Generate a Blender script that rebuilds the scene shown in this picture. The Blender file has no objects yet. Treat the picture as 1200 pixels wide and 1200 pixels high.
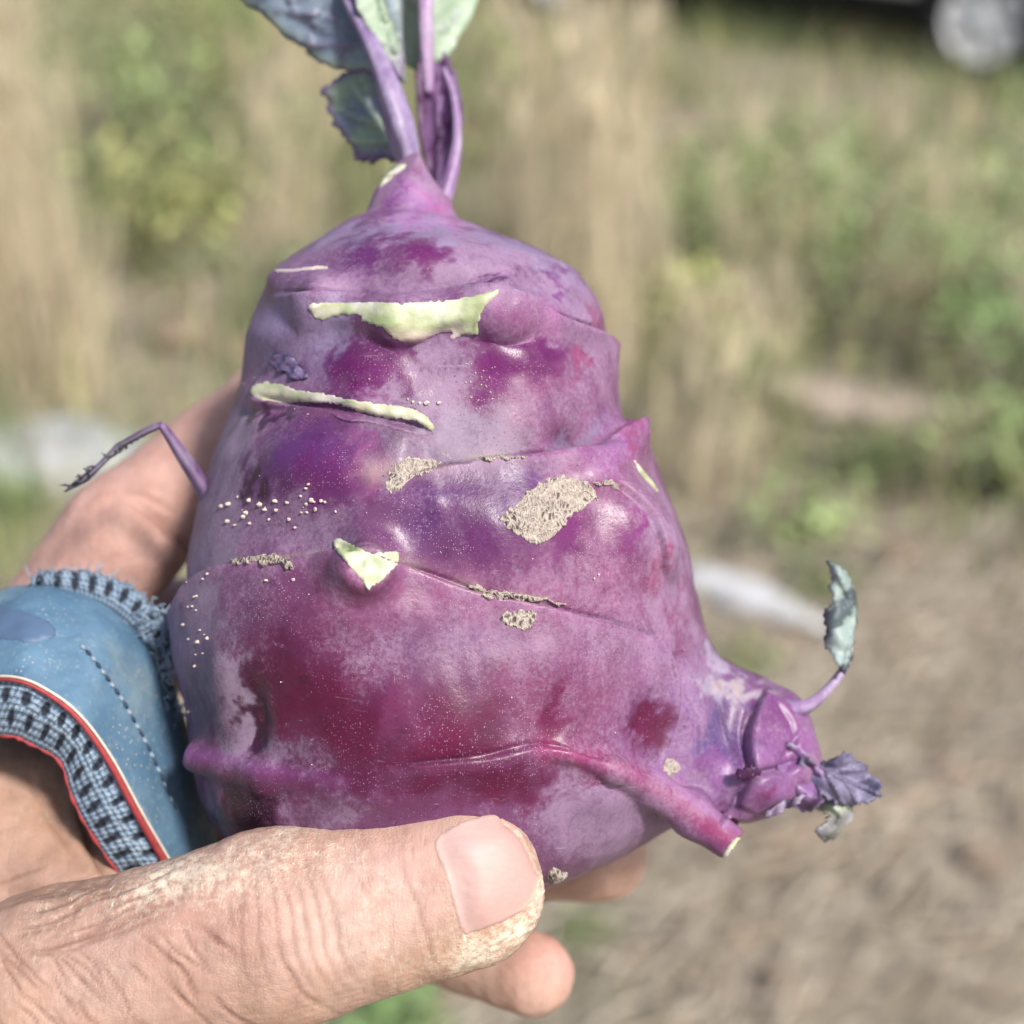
import bpy, bmesh, math, random
import numpy as np
from mathutils import Vector, Matrix, noise as mnoise
from mathutils.bvhtree import BVHTree
from mathutils.geometry import delaunay_2d_cdt

# ---------------------------------------------------------------- camera, sky, sun, exposure
F = 1650.0                       # focal length in photo pixels (photo is 1200 x 1200)
TH = math.radians(27.0)          # camera pitch below horizontal
CH = 1.39                        # camera height above the ground
SC = bpy.context.scene
COLL = SC.collection
cam_d = bpy.data.cameras.new('camera')
cam = bpy.data.objects.new('camera', cam_d)
COLL.objects.link(cam)
cam.location = (0, 0, CH)
cam.rotation_euler = (math.pi / 2 - TH, 0, 0)
cam_d.sensor_width = 36
cam_d.lens = 36 * F / 1200
cam_d.clip_start = 0.01
cam_d.clip_end = 2000
cam_d.dof.use_dof = True
cam_d.dof.focus_distance = 0.192
cam_d.dof.aperture_fstop = cam_d.lens / 4.2
SC.camera = cam

SUN_EL, SUN_AZ = math.radians(49), math.radians(138)      # azimuth clockwise from +Y (view direction)
world = bpy.data.worlds.new('World')
SC.world = world
world.use_nodes = True
wn, wl = world.node_tree.nodes, world.node_tree.links
sky = wn.new('ShaderNodeTexSky')
sky.sky_type = 'NISHITA'
sky.sun_disc = False
sky.sun_elevation = SUN_EL
sky.sun_rotation = SUN_AZ
sky.dust_density = 3.0
wn['Background'].inputs['Strength'].default_value = 0.09
wl.new(sky.outputs[0], wn['Background'].inputs['Color'])
sun_d = bpy.data.lights.new('sun', 'SUN')
sun_d.energy = 3.3
sun_d.angle = math.radians(8)
sun_d.color = (1.0, 0.955, 0.90)
sun = bpy.data.objects.new('sun', sun_d)
COLL.objects.link(sun)
sdir = Vector((math.sin(SUN_AZ) * math.cos(SUN_EL), math.cos(SUN_AZ) * math.cos(SUN_EL), math.sin(SUN_EL)))
sun.rotation_euler = sdir.to_track_quat('Z', 'Y').to_euler()
sun.location = (3, -3, 6)
SC.view_settings.view_transform = 'Standard'
SC.view_settings.look = 'None'
SC.view_settings.exposure = 0.63
SC.view_settings.gamma = 1.0
SC.view_settings.use_curve_mapping = False
SC.render.engine = 'CYCLES'
SC.cycles.use_denoising = True
SC.cycles.max_bounces = 8
SC.cycles.use_adaptive_sampling = False

rng = np.random.default_rng(7)
random.seed(7)

# ---------------------------------------------------------------- helpers
CT, ST = math.cos(TH), math.sin(TH)


def c2w(P):
    """camera metric (x right, y up, z depth) -> world"""
    P = np.asarray(P, float)
    return np.stack([P[..., 0], P[..., 2] * CT + P[..., 1] * ST, CH - P[..., 2] * ST + P[..., 1] * CT], -1)


def w2c(P):
    P = np.asarray(P, float)
    y, z = P[..., 1], P[..., 2] - CH
    return np.stack([P[..., 0], y * ST + z * CT, y * CT - z * ST], -1)


def CC(px, py, d):
    px, py, d = np.broadcast_arrays(np.asarray(px, float), np.asarray(py, float), np.asarray(d, float))
    return np.stack([(px - 600) / F * d, (600 - py) / F * d, d], -1)


def W(px, py, d):
    return c2w(CC(px, py, d))


def pix(P):
    c = w2c(P)
    return 600 + c[..., 0] / c[..., 2] * F, 600 - c[..., 1] / c[..., 2] * F


def lin(r, g, b):
    f = lambda c: ((c / 255 + 0.055) / 1.055) ** 2.4 if c / 255 > 0.04045 else c / 255 / 12.92
    return np.array([f(r), f(g), f(b)])


def cat(pts, n=12, closed=False):
    """Catmull-Rom through points -> dense polyline"""
    P = np.asarray(pts, float)
    if closed:
        P = np.vstack([P[-1], P, P[0], P[1]])
    else:
        P = np.vstack([2 * P[0] - P[1], P, 2 * P[-1] - P[-2]])
    out = []
    t = np.linspace(0, 1, n, endpoint=False)[:, None]
    for i in range(1, len(P) - 2):
        a, b, c, d = P[i - 1], P[i], P[i + 1], P[i + 2]
        out.append(0.5 * (2 * b + (c - a) * t + (2 * a - 5 * b + 4 * c - d) * t ** 2 + (3 * b - a - 3 * c + d) * t ** 3))
    if not closed:
        out.append(P[-2][None])
    return np.vstack(out)


def seg_dist(X, Y, poly):
    """distance to polyline, signed side (positive = right hand/below when going left to right), arc fraction"""
    poly = np.asarray(poly, float)
    best = np.full(X.shape, 1e9)
    side = np.zeros(X.shape)
    frac = np.zeros(X.shape)
    L = np.concatenate([[0], np.cumsum(np.hypot(*np.diff(poly[:, :2], axis=0).T))])
    for i in range(len(poly) - 1):
        ax, ay = poly[i, :2]
        dx, dy = poly[i + 1, :2] - poly[i, :2]
        l2 = dx * dx + dy * dy + 1e-12
        t = np.clip(((X - ax) * dx + (Y - ay) * dy) / l2, 0, 1)
        ex, ey = X - ax - t * dx, Y - ay - t * dy
        d = np.hypot(ex, ey)
        m = d < best
        best = np.where(m, d, best)
        side = np.where(m, np.sign(dx * ey - dy * ex), side)
        frac = np.where(m, (L[i] + t * math.sqrt(l2)) / L[-1], frac)
    return best, side, frac


def near_line(X, Y, poly, R=60.0):
    """seg_dist evaluated only within R pixels of the line's box"""
    poly = np.asarray(poly, float)
    lo, hi = poly[:, :2].min(0) - R, poly[:, :2].max(0) + R
    ii = np.where((X > lo[0]) & (X < hi[0]) & (Y > lo[1]) & (Y < hi[1]))[0]
    d, s, f = np.full(X.shape, 1e3), np.ones(X.shape), np.zeros(X.shape)
    d[ii], s[ii], f[ii] = seg_dist(X[ii], Y[ii], poly)
    return d, s, f


def inside(X, Y, poly):
    poly = np.asarray(poly, float)
    r = np.zeros(X.shape, bool)
    n = len(poly)
    j = n - 1
    for i in range(n):
        xi, yi, xj, yj = *poly[i, :2], *poly[j, :2]
        c = ((yi > Y) != (yj > Y)) & (X < (xj - xi) * (Y - yi) / (yj - yi + 1e-12) + xi)
        r ^= c
        j = i
    return r


def sstep(a, b, x):
    t = np.clip((x - a) / (b - a), 0, 1)
    return t * t * (3 - 2 * t)


def tag(o, label=None, cat_=None, group=None, kind=None):
    if label: o['label'] = label
    if cat_: o['category'] = cat_
    if group: o['group'] = group
    if kind: o['kind'] = kind
    return o


def empty(name, loc, label=None, cat_=None, group=None):
    o = bpy.data.objects.new(name, None)
    o.empty_display_size = 0.02
    COLL.objects.link(o)
    o.location = loc
    return tag(o, label, cat_, group)


def mesh_np(name, V, Fc, smooth=True, attrs=None, uv=None):
    V = np.ascontiguousarray(V, np.float32)
    me = bpy.data.meshes.new(name)
    if isinstance(Fc, np.ndarray):
        n, k = Fc.shape
        me.vertices.add(len(V))
        me.vertices.foreach_set('co', V.ravel())
        me.loops.add(n * k)
        me.loops.foreach_set('vertex_index', np.ascontiguousarray(Fc, np.int32).ravel())
        me.polygons.add(n)
        me.polygons.foreach_set('loop_start', np.arange(0, n * k, k, dtype=np.int32))
        me.update(calc_edges=True)
    else:
        me.from_pydata([tuple(v) for v in V.tolist()], [], Fc)
    me.polygons.foreach_set('use_smooth', np.full(len(me.polygons), smooth))
    for k_, a in (attrs or {}).items():
        a = np.asarray(a, np.float32)
        if a.ndim == 2:
            at = me.attributes.new(k_, 'FLOAT_COLOR', 'POINT')
            at.data.foreach_set('color', np.hstack([a[:, :3], np.ones((len(a), 1), np.float32)]).astype(np.float32).ravel())
        else:
            at = me.attributes.new(k_, 'FLOAT', 'POINT')
            at.data.foreach_set('value', a.ravel())
    if uv is not None:
        li = np.empty(len(me.loops), np.int32)
        me.loops.foreach_get('vertex_index', li)
        me.uv_layers.new(name='UVMap').data.foreach_set('uv', np.asarray(uv, np.float32)[li].ravel())
    me.validate()
    return me


def obj(name, V, Fc, mat=None, parent=None, smooth=True, attrs=None, uv=None):
    """vertices in world space; a child's are stored relative to its parent chain (no rotations)"""
    V = np.asarray(V, float)
    off = np.zeros(3)
    p = parent
    while p is not None:
        off += np.array(p.location)
        p = p.parent
    o = bpy.data.objects.new(name, mesh_np(name, V - off, Fc, smooth, attrs, uv))
    COLL.objects.link(o)
    if parent is not None:
        o.parent = parent
    if mat:
        o.data.materials.append(mat)
    return o


def grid_faces(nr, nc, wrap=False):
    i, j = np.meshgrid(np.arange(nr - 1), np.arange(nc if wrap else nc - 1), indexing='ij')
    j2 = (j + 1) % nc
    return np.stack([i * nc + j, i * nc + j2, (i + 1) * nc + j2, (i + 1) * nc + j], -1).reshape(-1, 4)


def tube(path, rad, k=8, cap=True, ell=None, rib=0.0):
    """world-space tube; ell=(axis vector, ratio) flattens along an axis"""
    P = np.asarray(path, float)
    n = len(P)
    rad = np.broadcast_to(np.asarray(rad, float), (n,))
    T = np.gradient(P, axis=0)
    T /= np.linalg.norm(T, axis=1)[:, None] + 1e-12
    ref = np.array([0.31, 0.22, 0.92])
    U = np.cross(T, ref)
    U /= np.linalg.norm(U, axis=1)[:, None] + 1e-9
    Vv = np.cross(T, U)
    a = np.linspace(0, 2 * math.pi, k, endpoint=False)
    rm = 1 + rib * np.cos(a * 4)
    off = (U[:, None] * (rm * np.cos(a))[None, :, None] + Vv[:, None] * (rm * np.sin(a))[None, :, None]) * rad[:, None, None]
    if ell is not None:
        ax, r = np.array(ell[0], float), ell[1]
        ax /= np.linalg.norm(ax)
        off -= (off @ ax)[..., None] * ax * (1 - r)
    V = (P[:, None] + off).reshape(-1, 3)
    Fq = [tuple(f) for f in grid_faces(n, k, True).tolist()]
    if cap:
        Fq.append(tuple(range(k - 1, -1, -1)))
        Fq.append(tuple(range((n - 1) * k, n * k)))
    return V, Fq


def merge(parts):
    V, Fq, o = [], [], 0
    for v, f in parts:
        V.append(v)
        Fq += [tuple(int(i) + o for i in q) for q in f]
        o += len(v)
    return np.vstack(V), Fq


def vnoise(P, scale, oct_=3):
    """cheap value noise on arrays by summed sines with random directions (smooth, deterministic)"""
    r = np.random.default_rng(int(scale * 13) % 9973)
    s = np.zeros(len(P))
    amp, tot = 1.0, 0
    for o in range(oct_):
        for _ in range(5):
            d = r.normal(size=3)
            d /= np.linalg.norm(d)
            s += amp * np.sin((P @ d) * scale * (0.7 + 0.6 * r.random()) * 6.28 + r.random() * 6.28)
        tot += amp * 2.2
        amp *= 0.55
        scale *= 2.1
    return s / tot


# ---- node helpers
class G:
    def __init__(self, name):
        self.m = bpy.data.materials.new(name)
        self.m.use_nodes = True
        self.n, self.l = self.m.node_tree.nodes, self.m.node_tree.links
        self.b = self.n['Principled BSDF']
        self.tc = None

    def set(self, **kw):
        for k, v in kw.items():
            s = self.b.inputs[k.replace('_', ' ')]
            self.put(s, v)
        return self

    def put(self, sock, v):
        if hasattr(v, 'is_output'):
            self.l.new(v, sock)
        elif isinstance(v, (tuple, list, np.ndarray)):
            v = [float(x) for x in v]
            sock.default_value = v + [1.0] if len(sock.default_value) == 4 and len(v) == 3 else v
        else:
            sock.default_value = v

    def co(self, kind='Object'):
        if self.tc is None:
            self.tc = self.n.new('ShaderNodeTexCoord')
        return self.tc.outputs[kind]

    def attr(self, name, out='Color'):
        a = self.n.new('ShaderNodeAttribute')
        a.attribute_name = name
        return a.outputs[out]

    def noise(self, scale, detail=4, rough=0.55, co=None, dist=0.0, out='Fac'):
        t = self.n.new('ShaderNodeTexNoise')
        t.inputs['Scale'].default_value = scale
        t.inputs['Detail'].default_value = detail
        t.inputs['Roughness'].default_value = rough
        t.inputs['Distortion'].default_value = dist
        self.l.new(co or self.co(), t.inputs['Vector'])
        return t.outputs[out]

    def vor(self, scale, feature='F1', out='Distance', co=None, rnd=1.0):
        t = self.n.new('ShaderNodeTexVoronoi')
        t.feature = feature
        t.inputs['Scale'].default_value = scale
        t.inputs['Randomness'].default_value = rnd
        self.l.new(co or self.co(), t.inputs['Vector'])
        return t.outputs[out]

    def mapping(self, co, scale=(1, 1, 1), rot=(0, 0, 0)):
        t = self.n.new('ShaderNodeMapping')
        t.inputs['Scale'].default_value = scale
        t.inputs['Rotation'].default_value = rot
        self.l.new(co, t.inputs['Vector'])
        return t.outputs[0]

    def ramp(self, v, a, b, lo=0.0, hi=1.0):
        t = self.n.new('ShaderNodeMapRange')
        t.interpolation_type = 'SMOOTHSTEP'
        self.put(t.inputs['Value'], v)
        for k, x in (('From Min', a), ('From Max', b), ('To Min', lo), ('To Max', hi)):
            t.inputs[k].default_value = x
        return t.outputs['Result']

    def math(self, op, a, b=0.5):
        t = self.n.new('ShaderNodeMath')
        t.operation = op
        self.put(t.inputs[0], a)
        self.put(t.inputs[1], b)
        return t.outputs[0]

    def mix(self, fac, a, b, mode='MIX'):
        t = self.n.new('ShaderNodeMix')
        t.data_type = 'RGBA'
        t.blend_type = mode
        self.put(t.inputs[0], fac)
        self.put(t.inputs[6], a)
        self.put(t.inputs[7], b)
        return t.outputs[2]

    def bump(self, h, strength=0.3, dist=0.001, prev=None):
        t = self.n.new('ShaderNodeBump')
        t.inputs['Strength'].default_value = strength
        t.inputs['Distance'].default_value = dist
        self.l.new(h, t.inputs['Height'])
        if prev is not None:
            self.l.new(prev, t.inputs['Normal'])
        return t.outputs[0]


# ---- implicit surfaces
def round_cone(P, a, b, r1, r2):
    a, b = np.asarray(a, np.float32), np.asarray(b, np.float32)
    ba = b - a
    l2 = float(ba @ ba)
    rr = r1 - r2
    a2 = l2 - rr * rr
    il2 = 1 / l2
    pa = P - a
    y = pa @ ba
    z = y - l2
    q = pa * l2 - y[..., None] * ba
    x2 = np.einsum('...i,...i->...', q, q)
    y2 = y * y * l2
    z2 = z * z * l2
    k = np.sign(rr) * rr * rr * x2
    f = (np.sqrt(np.maximum(x2 * a2 * il2, 0)) + y * rr) * il2 - r1
    f = np.where(np.sign(z) * a2 * z2 > k, np.sqrt(x2 + z2) * il2 - r2, f)
    f = np.where(np.sign(y) * a2 * y2 < k, np.sqrt(x2 + y2) * il2 - r1, f)
    return f


def smin(a, b, k):
    h = np.maximum(k - np.abs(a - b), 0) / k
    return np.minimum(a, b) - h * h * h * k / 6


class Field:
    def __init__(self, lo, hi, h):
        self.lo = np.array(lo, np.float32)
        self.h = h
        self.n = np.ceil((np.array(hi) - lo) / h).astype(int) + 1
        self.f = np.full(self.n, 1.0, np.float32)
        self.ax = [self.lo[i] + h * np.arange(self.n[i], dtype=np.float32) for i in range(3)]

    def block(self, lo, hi):
        i0 = np.clip(np.floor((lo - self.lo) / self.h).astype(int), 0, self.n - 1)
        i1 = np.clip(np.ceil((hi - self.lo) / self.h).astype(int) + 1, 1, self.n)
        sl = tuple(slice(a, b) for a, b in zip(i0, i1))
        P = np.stack(np.meshgrid(*[self.ax[i][sl[i]] for i in range(3)], indexing='ij'), -1)
        return sl, P

    def cone(self, a, b, r1, r2, k=0.004, cut=None, flat=None, sub=False):
        a, b = np.asarray(a, float), np.asarray(b, float)
        m = max(r1, r2) * (1.0 if flat is None else max(1, 1 / flat)) + k + 0.004
        sl, P = self.block(np.minimum(a, b) - m, np.maximum(a, b) + m)
        if P.size == 0:
            return
        if flat is not None:                 # flatten in depth about the axis
            t = np.clip(((P - a) @ (b - a).astype(np.float32)) / ((b - a) @ (b - a)), 0, 1)
            zc = a[2] + t * (b[2] - a[2])
            P = P.copy()
            P[..., 2] = zc + (P[..., 2] - zc) / flat
        d = round_cone(P.astype(np.float32), a, b, r1, r2)
        if cut is not None:                  # (point, outward normal)
            nn = np.asarray(cut[1], float)
            nn /= np.linalg.norm(nn)
            d = np.maximum(d, (P - np.asarray(cut[0], np.float32)) @ nn.astype(np.float32))
        if sub:
            self.f[sl] = -smin(-self.f[sl], d, k)
        else:
            self.f[sl] = smin(self.f[sl], d, k)

    def mesh(self):
        f, lo, h = self.f, self.lo, self.h
        ins = f < 0
        c = [ins[i:ins.shape[0] - 1 + i, j:ins.shape[1] - 1 + j, k:ins.shape[2] - 1 + k] for i in (0, 1) for j in (0, 1) for k in (0, 1)]
        s = sum(x.astype(np.int8) for x in c)
        act = (s > 0) & (s < 8)
        idx = np.argwhere(act)
        vid = np.full(act.shape, -1, np.int32)
        vid[act] = np.arange(len(idx))
        corners = np.array([(i, j, k) for i in (0, 1) for j in (0, 1) for k in (0, 1)])
        val = np.stack([f[idx[:, 0] + i, idx[:, 1] + j, idx[:, 2] + k] for i, j, k in corners], 1)
        acc = np.zeros((len(idx), 3))
        cnt = np.zeros(len(idx))
        for a in range(8):
            for b in range(a + 1, 8):
                if np.abs(corners[a] - corners[b]).sum() != 1:
                    continue
                va, vb = val[:, a], val[:, b]
                m = (va < 0) != (vb < 0)
                t = np.where(m, va / np.where(m, va - vb, 1), 0)
                acc += np.where(m[:, None], corners[a] + t[:, None] * (corners[b] - corners[a]), 0)
                cnt += m
        V = lo + h * (idx + acc / cnt[:, None])
        quads = []
        for ax in range(3):
            sh = [slice(None)] * 3
            s2 = [slice(None)] * 3
            sh[ax], s2[ax] = slice(0, -1), slice(1, None)
            A, B = ins[tuple(sh)], ins[tuple(s2)]
            e = np.argwhere(A != B)
            u, v = (ax + 1) % 3, (ax + 2) % 3
            ok = (e[:, u] > 0) & (e[:, v] > 0) & (e[:, u] < ins.shape[u] - 1) & (e[:, v] < ins.shape[v] - 1)
            e = e[ok]
            fl = A[tuple(e.T)]
            o = np.eye(3, dtype=int)
            q = [vid[tuple((e - du * o[u] - dv * o[v]).T)] for du, dv in ((1, 1), (0, 1), (0, 0), (1, 0))]
            q = np.stack(q, 1)
            q[~fl] = q[~fl][:, ::-1]
            quads.append(q)
        return V, np.vstack(quads)


def subdivided(V, Q, levels=1, smooth_it=2):
    me = mesh_np('tmp', V, Q)
    o = bpy.data.objects.new('tmp', me)
    COLL.objects.link(o)
    if smooth_it:
        md = o.modifiers.new('s', 'SMOOTH')
        md.factor = 0.5
        md.iterations = smooth_it
    md = o.modifiers.new('u', 'SUBSURF')
    md.levels = md.render_levels = levels
    dg = bpy.context.evaluated_depsgraph_get()
    m2 = bpy.data.meshes.new_from_object(o.evaluated_get(dg))
    n = len(m2.vertices)
    V2 = np.empty(n * 3, np.float32)
    m2.vertices.foreach_get('co', V2)
    N2 = np.empty(n * 3, np.float32)
    m2.vertices.foreach_get('normal', N2)
    q = np.empty(len(m2.loops), np.int32)
    m2.loops.foreach_get('vertex_index', q)
    bpy.data.objects.remove(o)
    bpy.data.meshes.remove(m2)
    bpy.data.meshes.remove(me)
    return V2.reshape(-1, 3).astype(float), q.reshape(-1, 4), N2.reshape(-1, 3).astype(float)


CAMP = Vector((0, 0, CH))


class Surf:
    """a finished surface that pixels can be dropped on"""
    def __init__(self, V, Q):
        self.t = BVHTree.FromPolygons([tuple(v) for v in V.tolist()], [tuple(q) for q in Q.tolist()])

    def hit(self, px, py):
        d = Vector(W(px, py, 1.0)) - CAMP
        d.normalize()
        h = self.t.ray_cast(CAMP, d)
        if h[0] is None:
            h = self.t.find_nearest(Vector(W(px, py, 0.222)))
        return np.array(h[0]), np.array(h[1])


def cdt(poly, step, jitter=0.25, extra=None):
    poly = np.asarray(poly, float)
    B = []
    for i in range(len(poly)):
        a, b = poly[i], poly[(i + 1) % len(poly)]
        k = max(1, int(np.hypot(*(b - a)) / step))
        B += [a + (b - a) * t / k for t in range(k)]
    B = np.array(B)
    lo, hi = poly.min(0), poly.max(0)
    gx, gy = np.meshgrid(np.arange(lo[0], hi[0], step), np.arange(lo[1], hi[1], step))
    g = np.stack([gx.ravel(), gy.ravel()], 1) + rng.uniform(-jitter, jitter, (gx.size, 2)) * step
    dd, _, _ = seg_dist(g[:, 0], g[:, 1], np.vstack([B, B[:1]]))
    g = g[inside(g[:, 0], g[:, 1], B) & (dd > step * 0.55)]
    pts = np.vstack([B, g])
    r = delaunay_2d_cdt([Vector(p) for p in pts.tolist()], [], [list(range(len(B)))], 1, 1e-5)
    P2 = np.array([(v.x, v.y) for v in r[0]])
    T = np.array([f for f in r[2] if len(f) == 3])
    dist, _, _ = seg_dist(P2[:, 0], P2[:, 1], np.vstack([B, B[:1]]))
    # orient toward the camera (image y is down)
    a, b, c = P2[T[:, 0]], P2[T[:, 1]], P2[T[:, 2]]
    s = (b[:, 0] - a[:, 0]) * (c[:, 1] - a[:, 1]) - (b[:, 1] - a[:, 1]) * (c[:, 0] - a[:, 0])
    T[s > 0] = T[s > 0][:, ::-1]
    return P2, T, dist


def patch(name, poly, surf, lift, mat, parent, step=3.0, attrs=None, skirt=0.0006, camw=0.5, relax=0):
    """a raised patch lying on a surface: lift(dist_px, px, py) in metres"""
    P2, T, dist = cdt(poly, step)
    Ps, Ns = zip(*[surf.hit(x, y) for x, y in P2])
    Ps, Ns = np.array(Ps), np.array(Ns)
    if relax:                                  # even out the base under a smooth plate
        e = np.vstack([T[:, [0, 1]], T[:, [1, 2]], T[:, [2, 0]]])
        e = np.vstack([e, e[:, ::-1]])
        deg = np.bincount(e[:, 0], minlength=len(Ps))[:, None]
        inner = (dist > 0.05)[:, None]
        for _ in range(relax):
            acc = np.zeros_like(Ps)
            np.add.at(acc, e[:, 0], Ps[e[:, 1]])
            Ps = np.where(inner, acc / deg, Ps)
            acc = np.zeros_like(Ns)
            np.add.at(acc, e[:, 0], Ns[e[:, 1]])
            Ns = acc / deg
        Ns /= np.linalg.norm(Ns, axis=1)[:, None]
    tc = np.array(CAMP) - Ps
    tc /= np.linalg.norm(tc, axis=1)[:, None]
    D = Ns * (1 - camw) + tc * camw
    lf = lift(dist, P2[:, 0], P2[:, 1])
    lf = np.maximum(lf, 0.00012)
    lf = np.where(dist < 0.05, -skirt, lf)
    V = Ps + D * lf[:, None]
    at = {k: f(dist, P2[:, 0], P2[:, 1]) for k, f in (attrs or {}).items()}
    return obj(name, V, T, mat, parent, True, at)

# ================================================================ the place behind: ground, weeds, car
def gz(x, y):
    x, y = np.asarray(x, float), np.asarray(y, float)
    rise = 0.13 * sstep(6.6, 9.4, y + 0.25 * (2.4 - x) * sstep(6, 8, y))
    und = 0.025 * np.sin(x * 1.7 + 0.6) * np.sin(y * 1.3 + 0.4) + 0.012 * np.sin(x * 4.1 + y * 2.7) + 0.008 * np.sin(y * 7.3 - x * 5.1)
    return rise + und * np.exp(-((np.hypot(x, y) / 30) ** 2))


def ground_at(px, py):
    """where the pixel's ray meets the ground"""
    d = W(px, py, 1.0) - np.array([0, 0, CH])
    t = CH / -d[2]
    for _ in range(6):
        p = np.array([0, 0, CH]) + d * t
        t = (CH - gz(p[0], p[1])) / -d[2]
    return np.array([0, 0, CH]) + d * t


ax = np.concatenate([-np.geomspace(400, 8.2, 16), np.linspace(-8, 8, 150), np.geomspace(8.2, 400, 16)])
ay = np.concatenate([-np.geomspace(400, 2.2, 12), np.linspace(-2, 16, 170), np.geomspace(16.4, 600, 18)])
gx, gy = np.meshgrid(ax, ay)
gV = np.stack([gx.ravel(), gy.ravel(), gz(gx.ravel(), gy.ravel())], 1)
g = G('earth')
n1 = g.noise(1.1, 5, 0.6)
n2 = g.noise(9, 6, 0.65)
n3 = g.noise(70, 4, 0.7)
c = g.mix(g.ramp(n1, 0.38, 0.62), (0.27, 0.22, 0.165), (0.21, 0.19, 0.13))
c = g.mix(g.ramp(n2, 0.42, 0.66), c, (0.36, 0.31, 0.24))
c = g.mix(g.ramp(n3, 0.5, 0.75, 0, 0.5), c, (0.13, 0.105, 0.085))
g.set(Base_Color=c, Roughness=0.95, Normal=g.bump(n3, 0.6, 0.02))
EARTH = g.m
tag(obj('ground', gV, grid_faces(len(ay), len(ax)), EARTH), kind='structure')


def blades_mesh(base, height, width, lean_dir, lean, col, nseg=3):
    """many tapering grass blades in one mesh"""
    n = len(base)
    a = rng.uniform(0, 2 * math.pi, n)
    side = np.stack([np.cos(a), np.sin(a), np.zeros(n)], 1)
    ld = np.stack([np.cos(lean_dir), np.sin(lean_dir), np.zeros(n)], 1)
    V = []
    for s in range(nseg + 1):
        t = s / nseg
        ctr = base + np.stack([np.zeros(n), np.zeros(n), height * t * (1 - 0.25 * (lean * t) ** 2)], 1) + ld * (height * lean * t ** 1.8)[:, None]
        w = width * (1 - 0.85 * t)
        V += [ctr - side * w[:, None] / 2, ctr + side * w[:, None] / 2]
    V = np.stack(V, 1).reshape(-1, 3)
    k = 2 * (nseg + 1)
    fs = [np.stack([np.arange(n) * k + 2 * s, np.arange(n) * k + 2 * s + 1, np.arange(n) * k + 2 * s + 3, np.arange(n) * k + 2 * s + 2], 1) for s in range(nseg)]
    return V, np.vstack(fs), np.repeat(col, k, 0)


def jit(col, n, s=0.25):
    c = np.asarray(col)[None] * np.exp(rng.normal(0, s, (n, 1))) * np.exp(rng.normal(0, 0.06, (n, 3)))
    return np.clip(c, 0.01, 0.8)


g = G('dry_and_green_blades')
g.set(Base_Color=g.attr('Col'), Roughness=0.7)
g.b.inputs['Subsurface Weight'].default_value = 0.0
BLADE = g.m
STRAW, STRAW2, GREEN, YGREEN, DGREEN, BROWN = (0.50, 0.42, 0.27), (0.60, 0.52, 0.37), (0.20, 0.26, 0.10), (0.34, 0.36, 0.13), (0.085, 0.13, 0.065), (0.24, 0.18, 0.12)


def field(n, sampler, hmin, hmax, w, palette, name, label):
    xy = sampler(n)
    base = np.column_stack([xy, gz(xy[:, 0], xy[:, 1]) - 0.005])
    pick = rng.integers(0, len(palette), n)
    col = np.array([palette[i] for i in pick]) * np.exp(rng.normal(0, 0.22, (n, 1)))
    V, Q, C = blades_mesh(base, rng.uniform(hmin, hmax, n), rng.uniform(0.6, 1.5, n) * w, rng.uniform(0, 6.28, n), rng.uniform(0.1, 0.9, n), col)
    o = obj(name, V, Q, BLADE, None, True, {'Col': C})
    return tag(o, label, 'grass', kind='stuff')


def samp(x0, x1, y0, y1, cond=None):
    def f(n):
        out = np.zeros((0, 2))
        while len(out) < n:
            p = np.column_stack([rng.uniform(x0, x1, n * 2), rng.uniform(y0, y1, n * 2)])
            if cond is not None:
                p = p[rng.random(len(p)) < cond(p[:, 0], p[:, 1])]
            out = np.vstack([out, p])
        return out[:n]
    return f


patchy = lambda x, y: np.clip(0.25 + 0.75 * np.sin(x * 2.3 + 1.2) * np.sin(y * 1.9 + 0.3) + 0.3 * np.sin(x * 5 + y * 3.1), 0, 1)
# the brown trodden patch in front on the right stays nearly bare
bare = lambda x, y: 1 - 0.9 * sstep(3.0, 2.2, y) * sstep(-0.25, 0.2, x) - 0.6 * sstep(2.4, 1.9, y)
field(42000, samp(-4.5, 5.5, 2.3, 12.5, lambda x, y: (0.25 + patchy(x, y)) * bare(x, y)), 0.08, 0.30, 0.008, [GREEN, YGREEN, DGREEN, GREEN], 'green_grass', 'short green grass growing in patches over the waste ground')
field(11000, samp(-4.5, 5.5, 1.6, 12.5, lambda x, y: np.clip(1.1 - patchy(x, y), 0, 1) * bare(x, y)), 0.1, 0.34, 0.006, [STRAW, STRAW2, STRAW, BROWN], 'dry_grass', 'knee high pale dry grass scattered over the waste ground')


def litter(n, sampler):
    xy = sampler(n)
    a = rng.normal(0.5, 0.7, n)
    L = rng.uniform(0.02, 0.10, n)
    d = np.column_stack([np.cos(a), np.sin(a)]) * L[:, None] / 2
    nrm = np.column_stack([-np.sin(a), np.cos(a)]) * 0.0019
    z = gz(xy[:, 0], xy[:, 1]) + rng.uniform(0.004, 0.03, n)
    zz = z + rng.uniform(0, 0.02, n)
    V = np.stack([np.column_stack([xy - d - nrm, z]), np.column_stack([xy + d - nrm, zz]), np.column_stack([xy + d + nrm, zz + 0.003]), np.column_stack([xy - d + nrm, z + 0.003])], 1).reshape(-1, 3)
    pal = [(0.36, 0.31, 0.24), (0.32, 0.28, 0.22), (0.28, 0.24, 0.19), BROWN, (0.16, 0.13, 0.10)]
    col = np.array([pal[i] for i in rng.integers(0, 5, n)]) * np.exp(rng.normal(0, 0.2, (n, 1)))
    o = obj('straw_litter', V, np.arange(4 * n).reshape(-1, 4), BLADE, None, False, {'Col': np.repeat(col, 4, 0)})
    tag(o, 'flattened brown straw litter covering the bare trodden earth', 'straw', kind='stuff')


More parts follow.
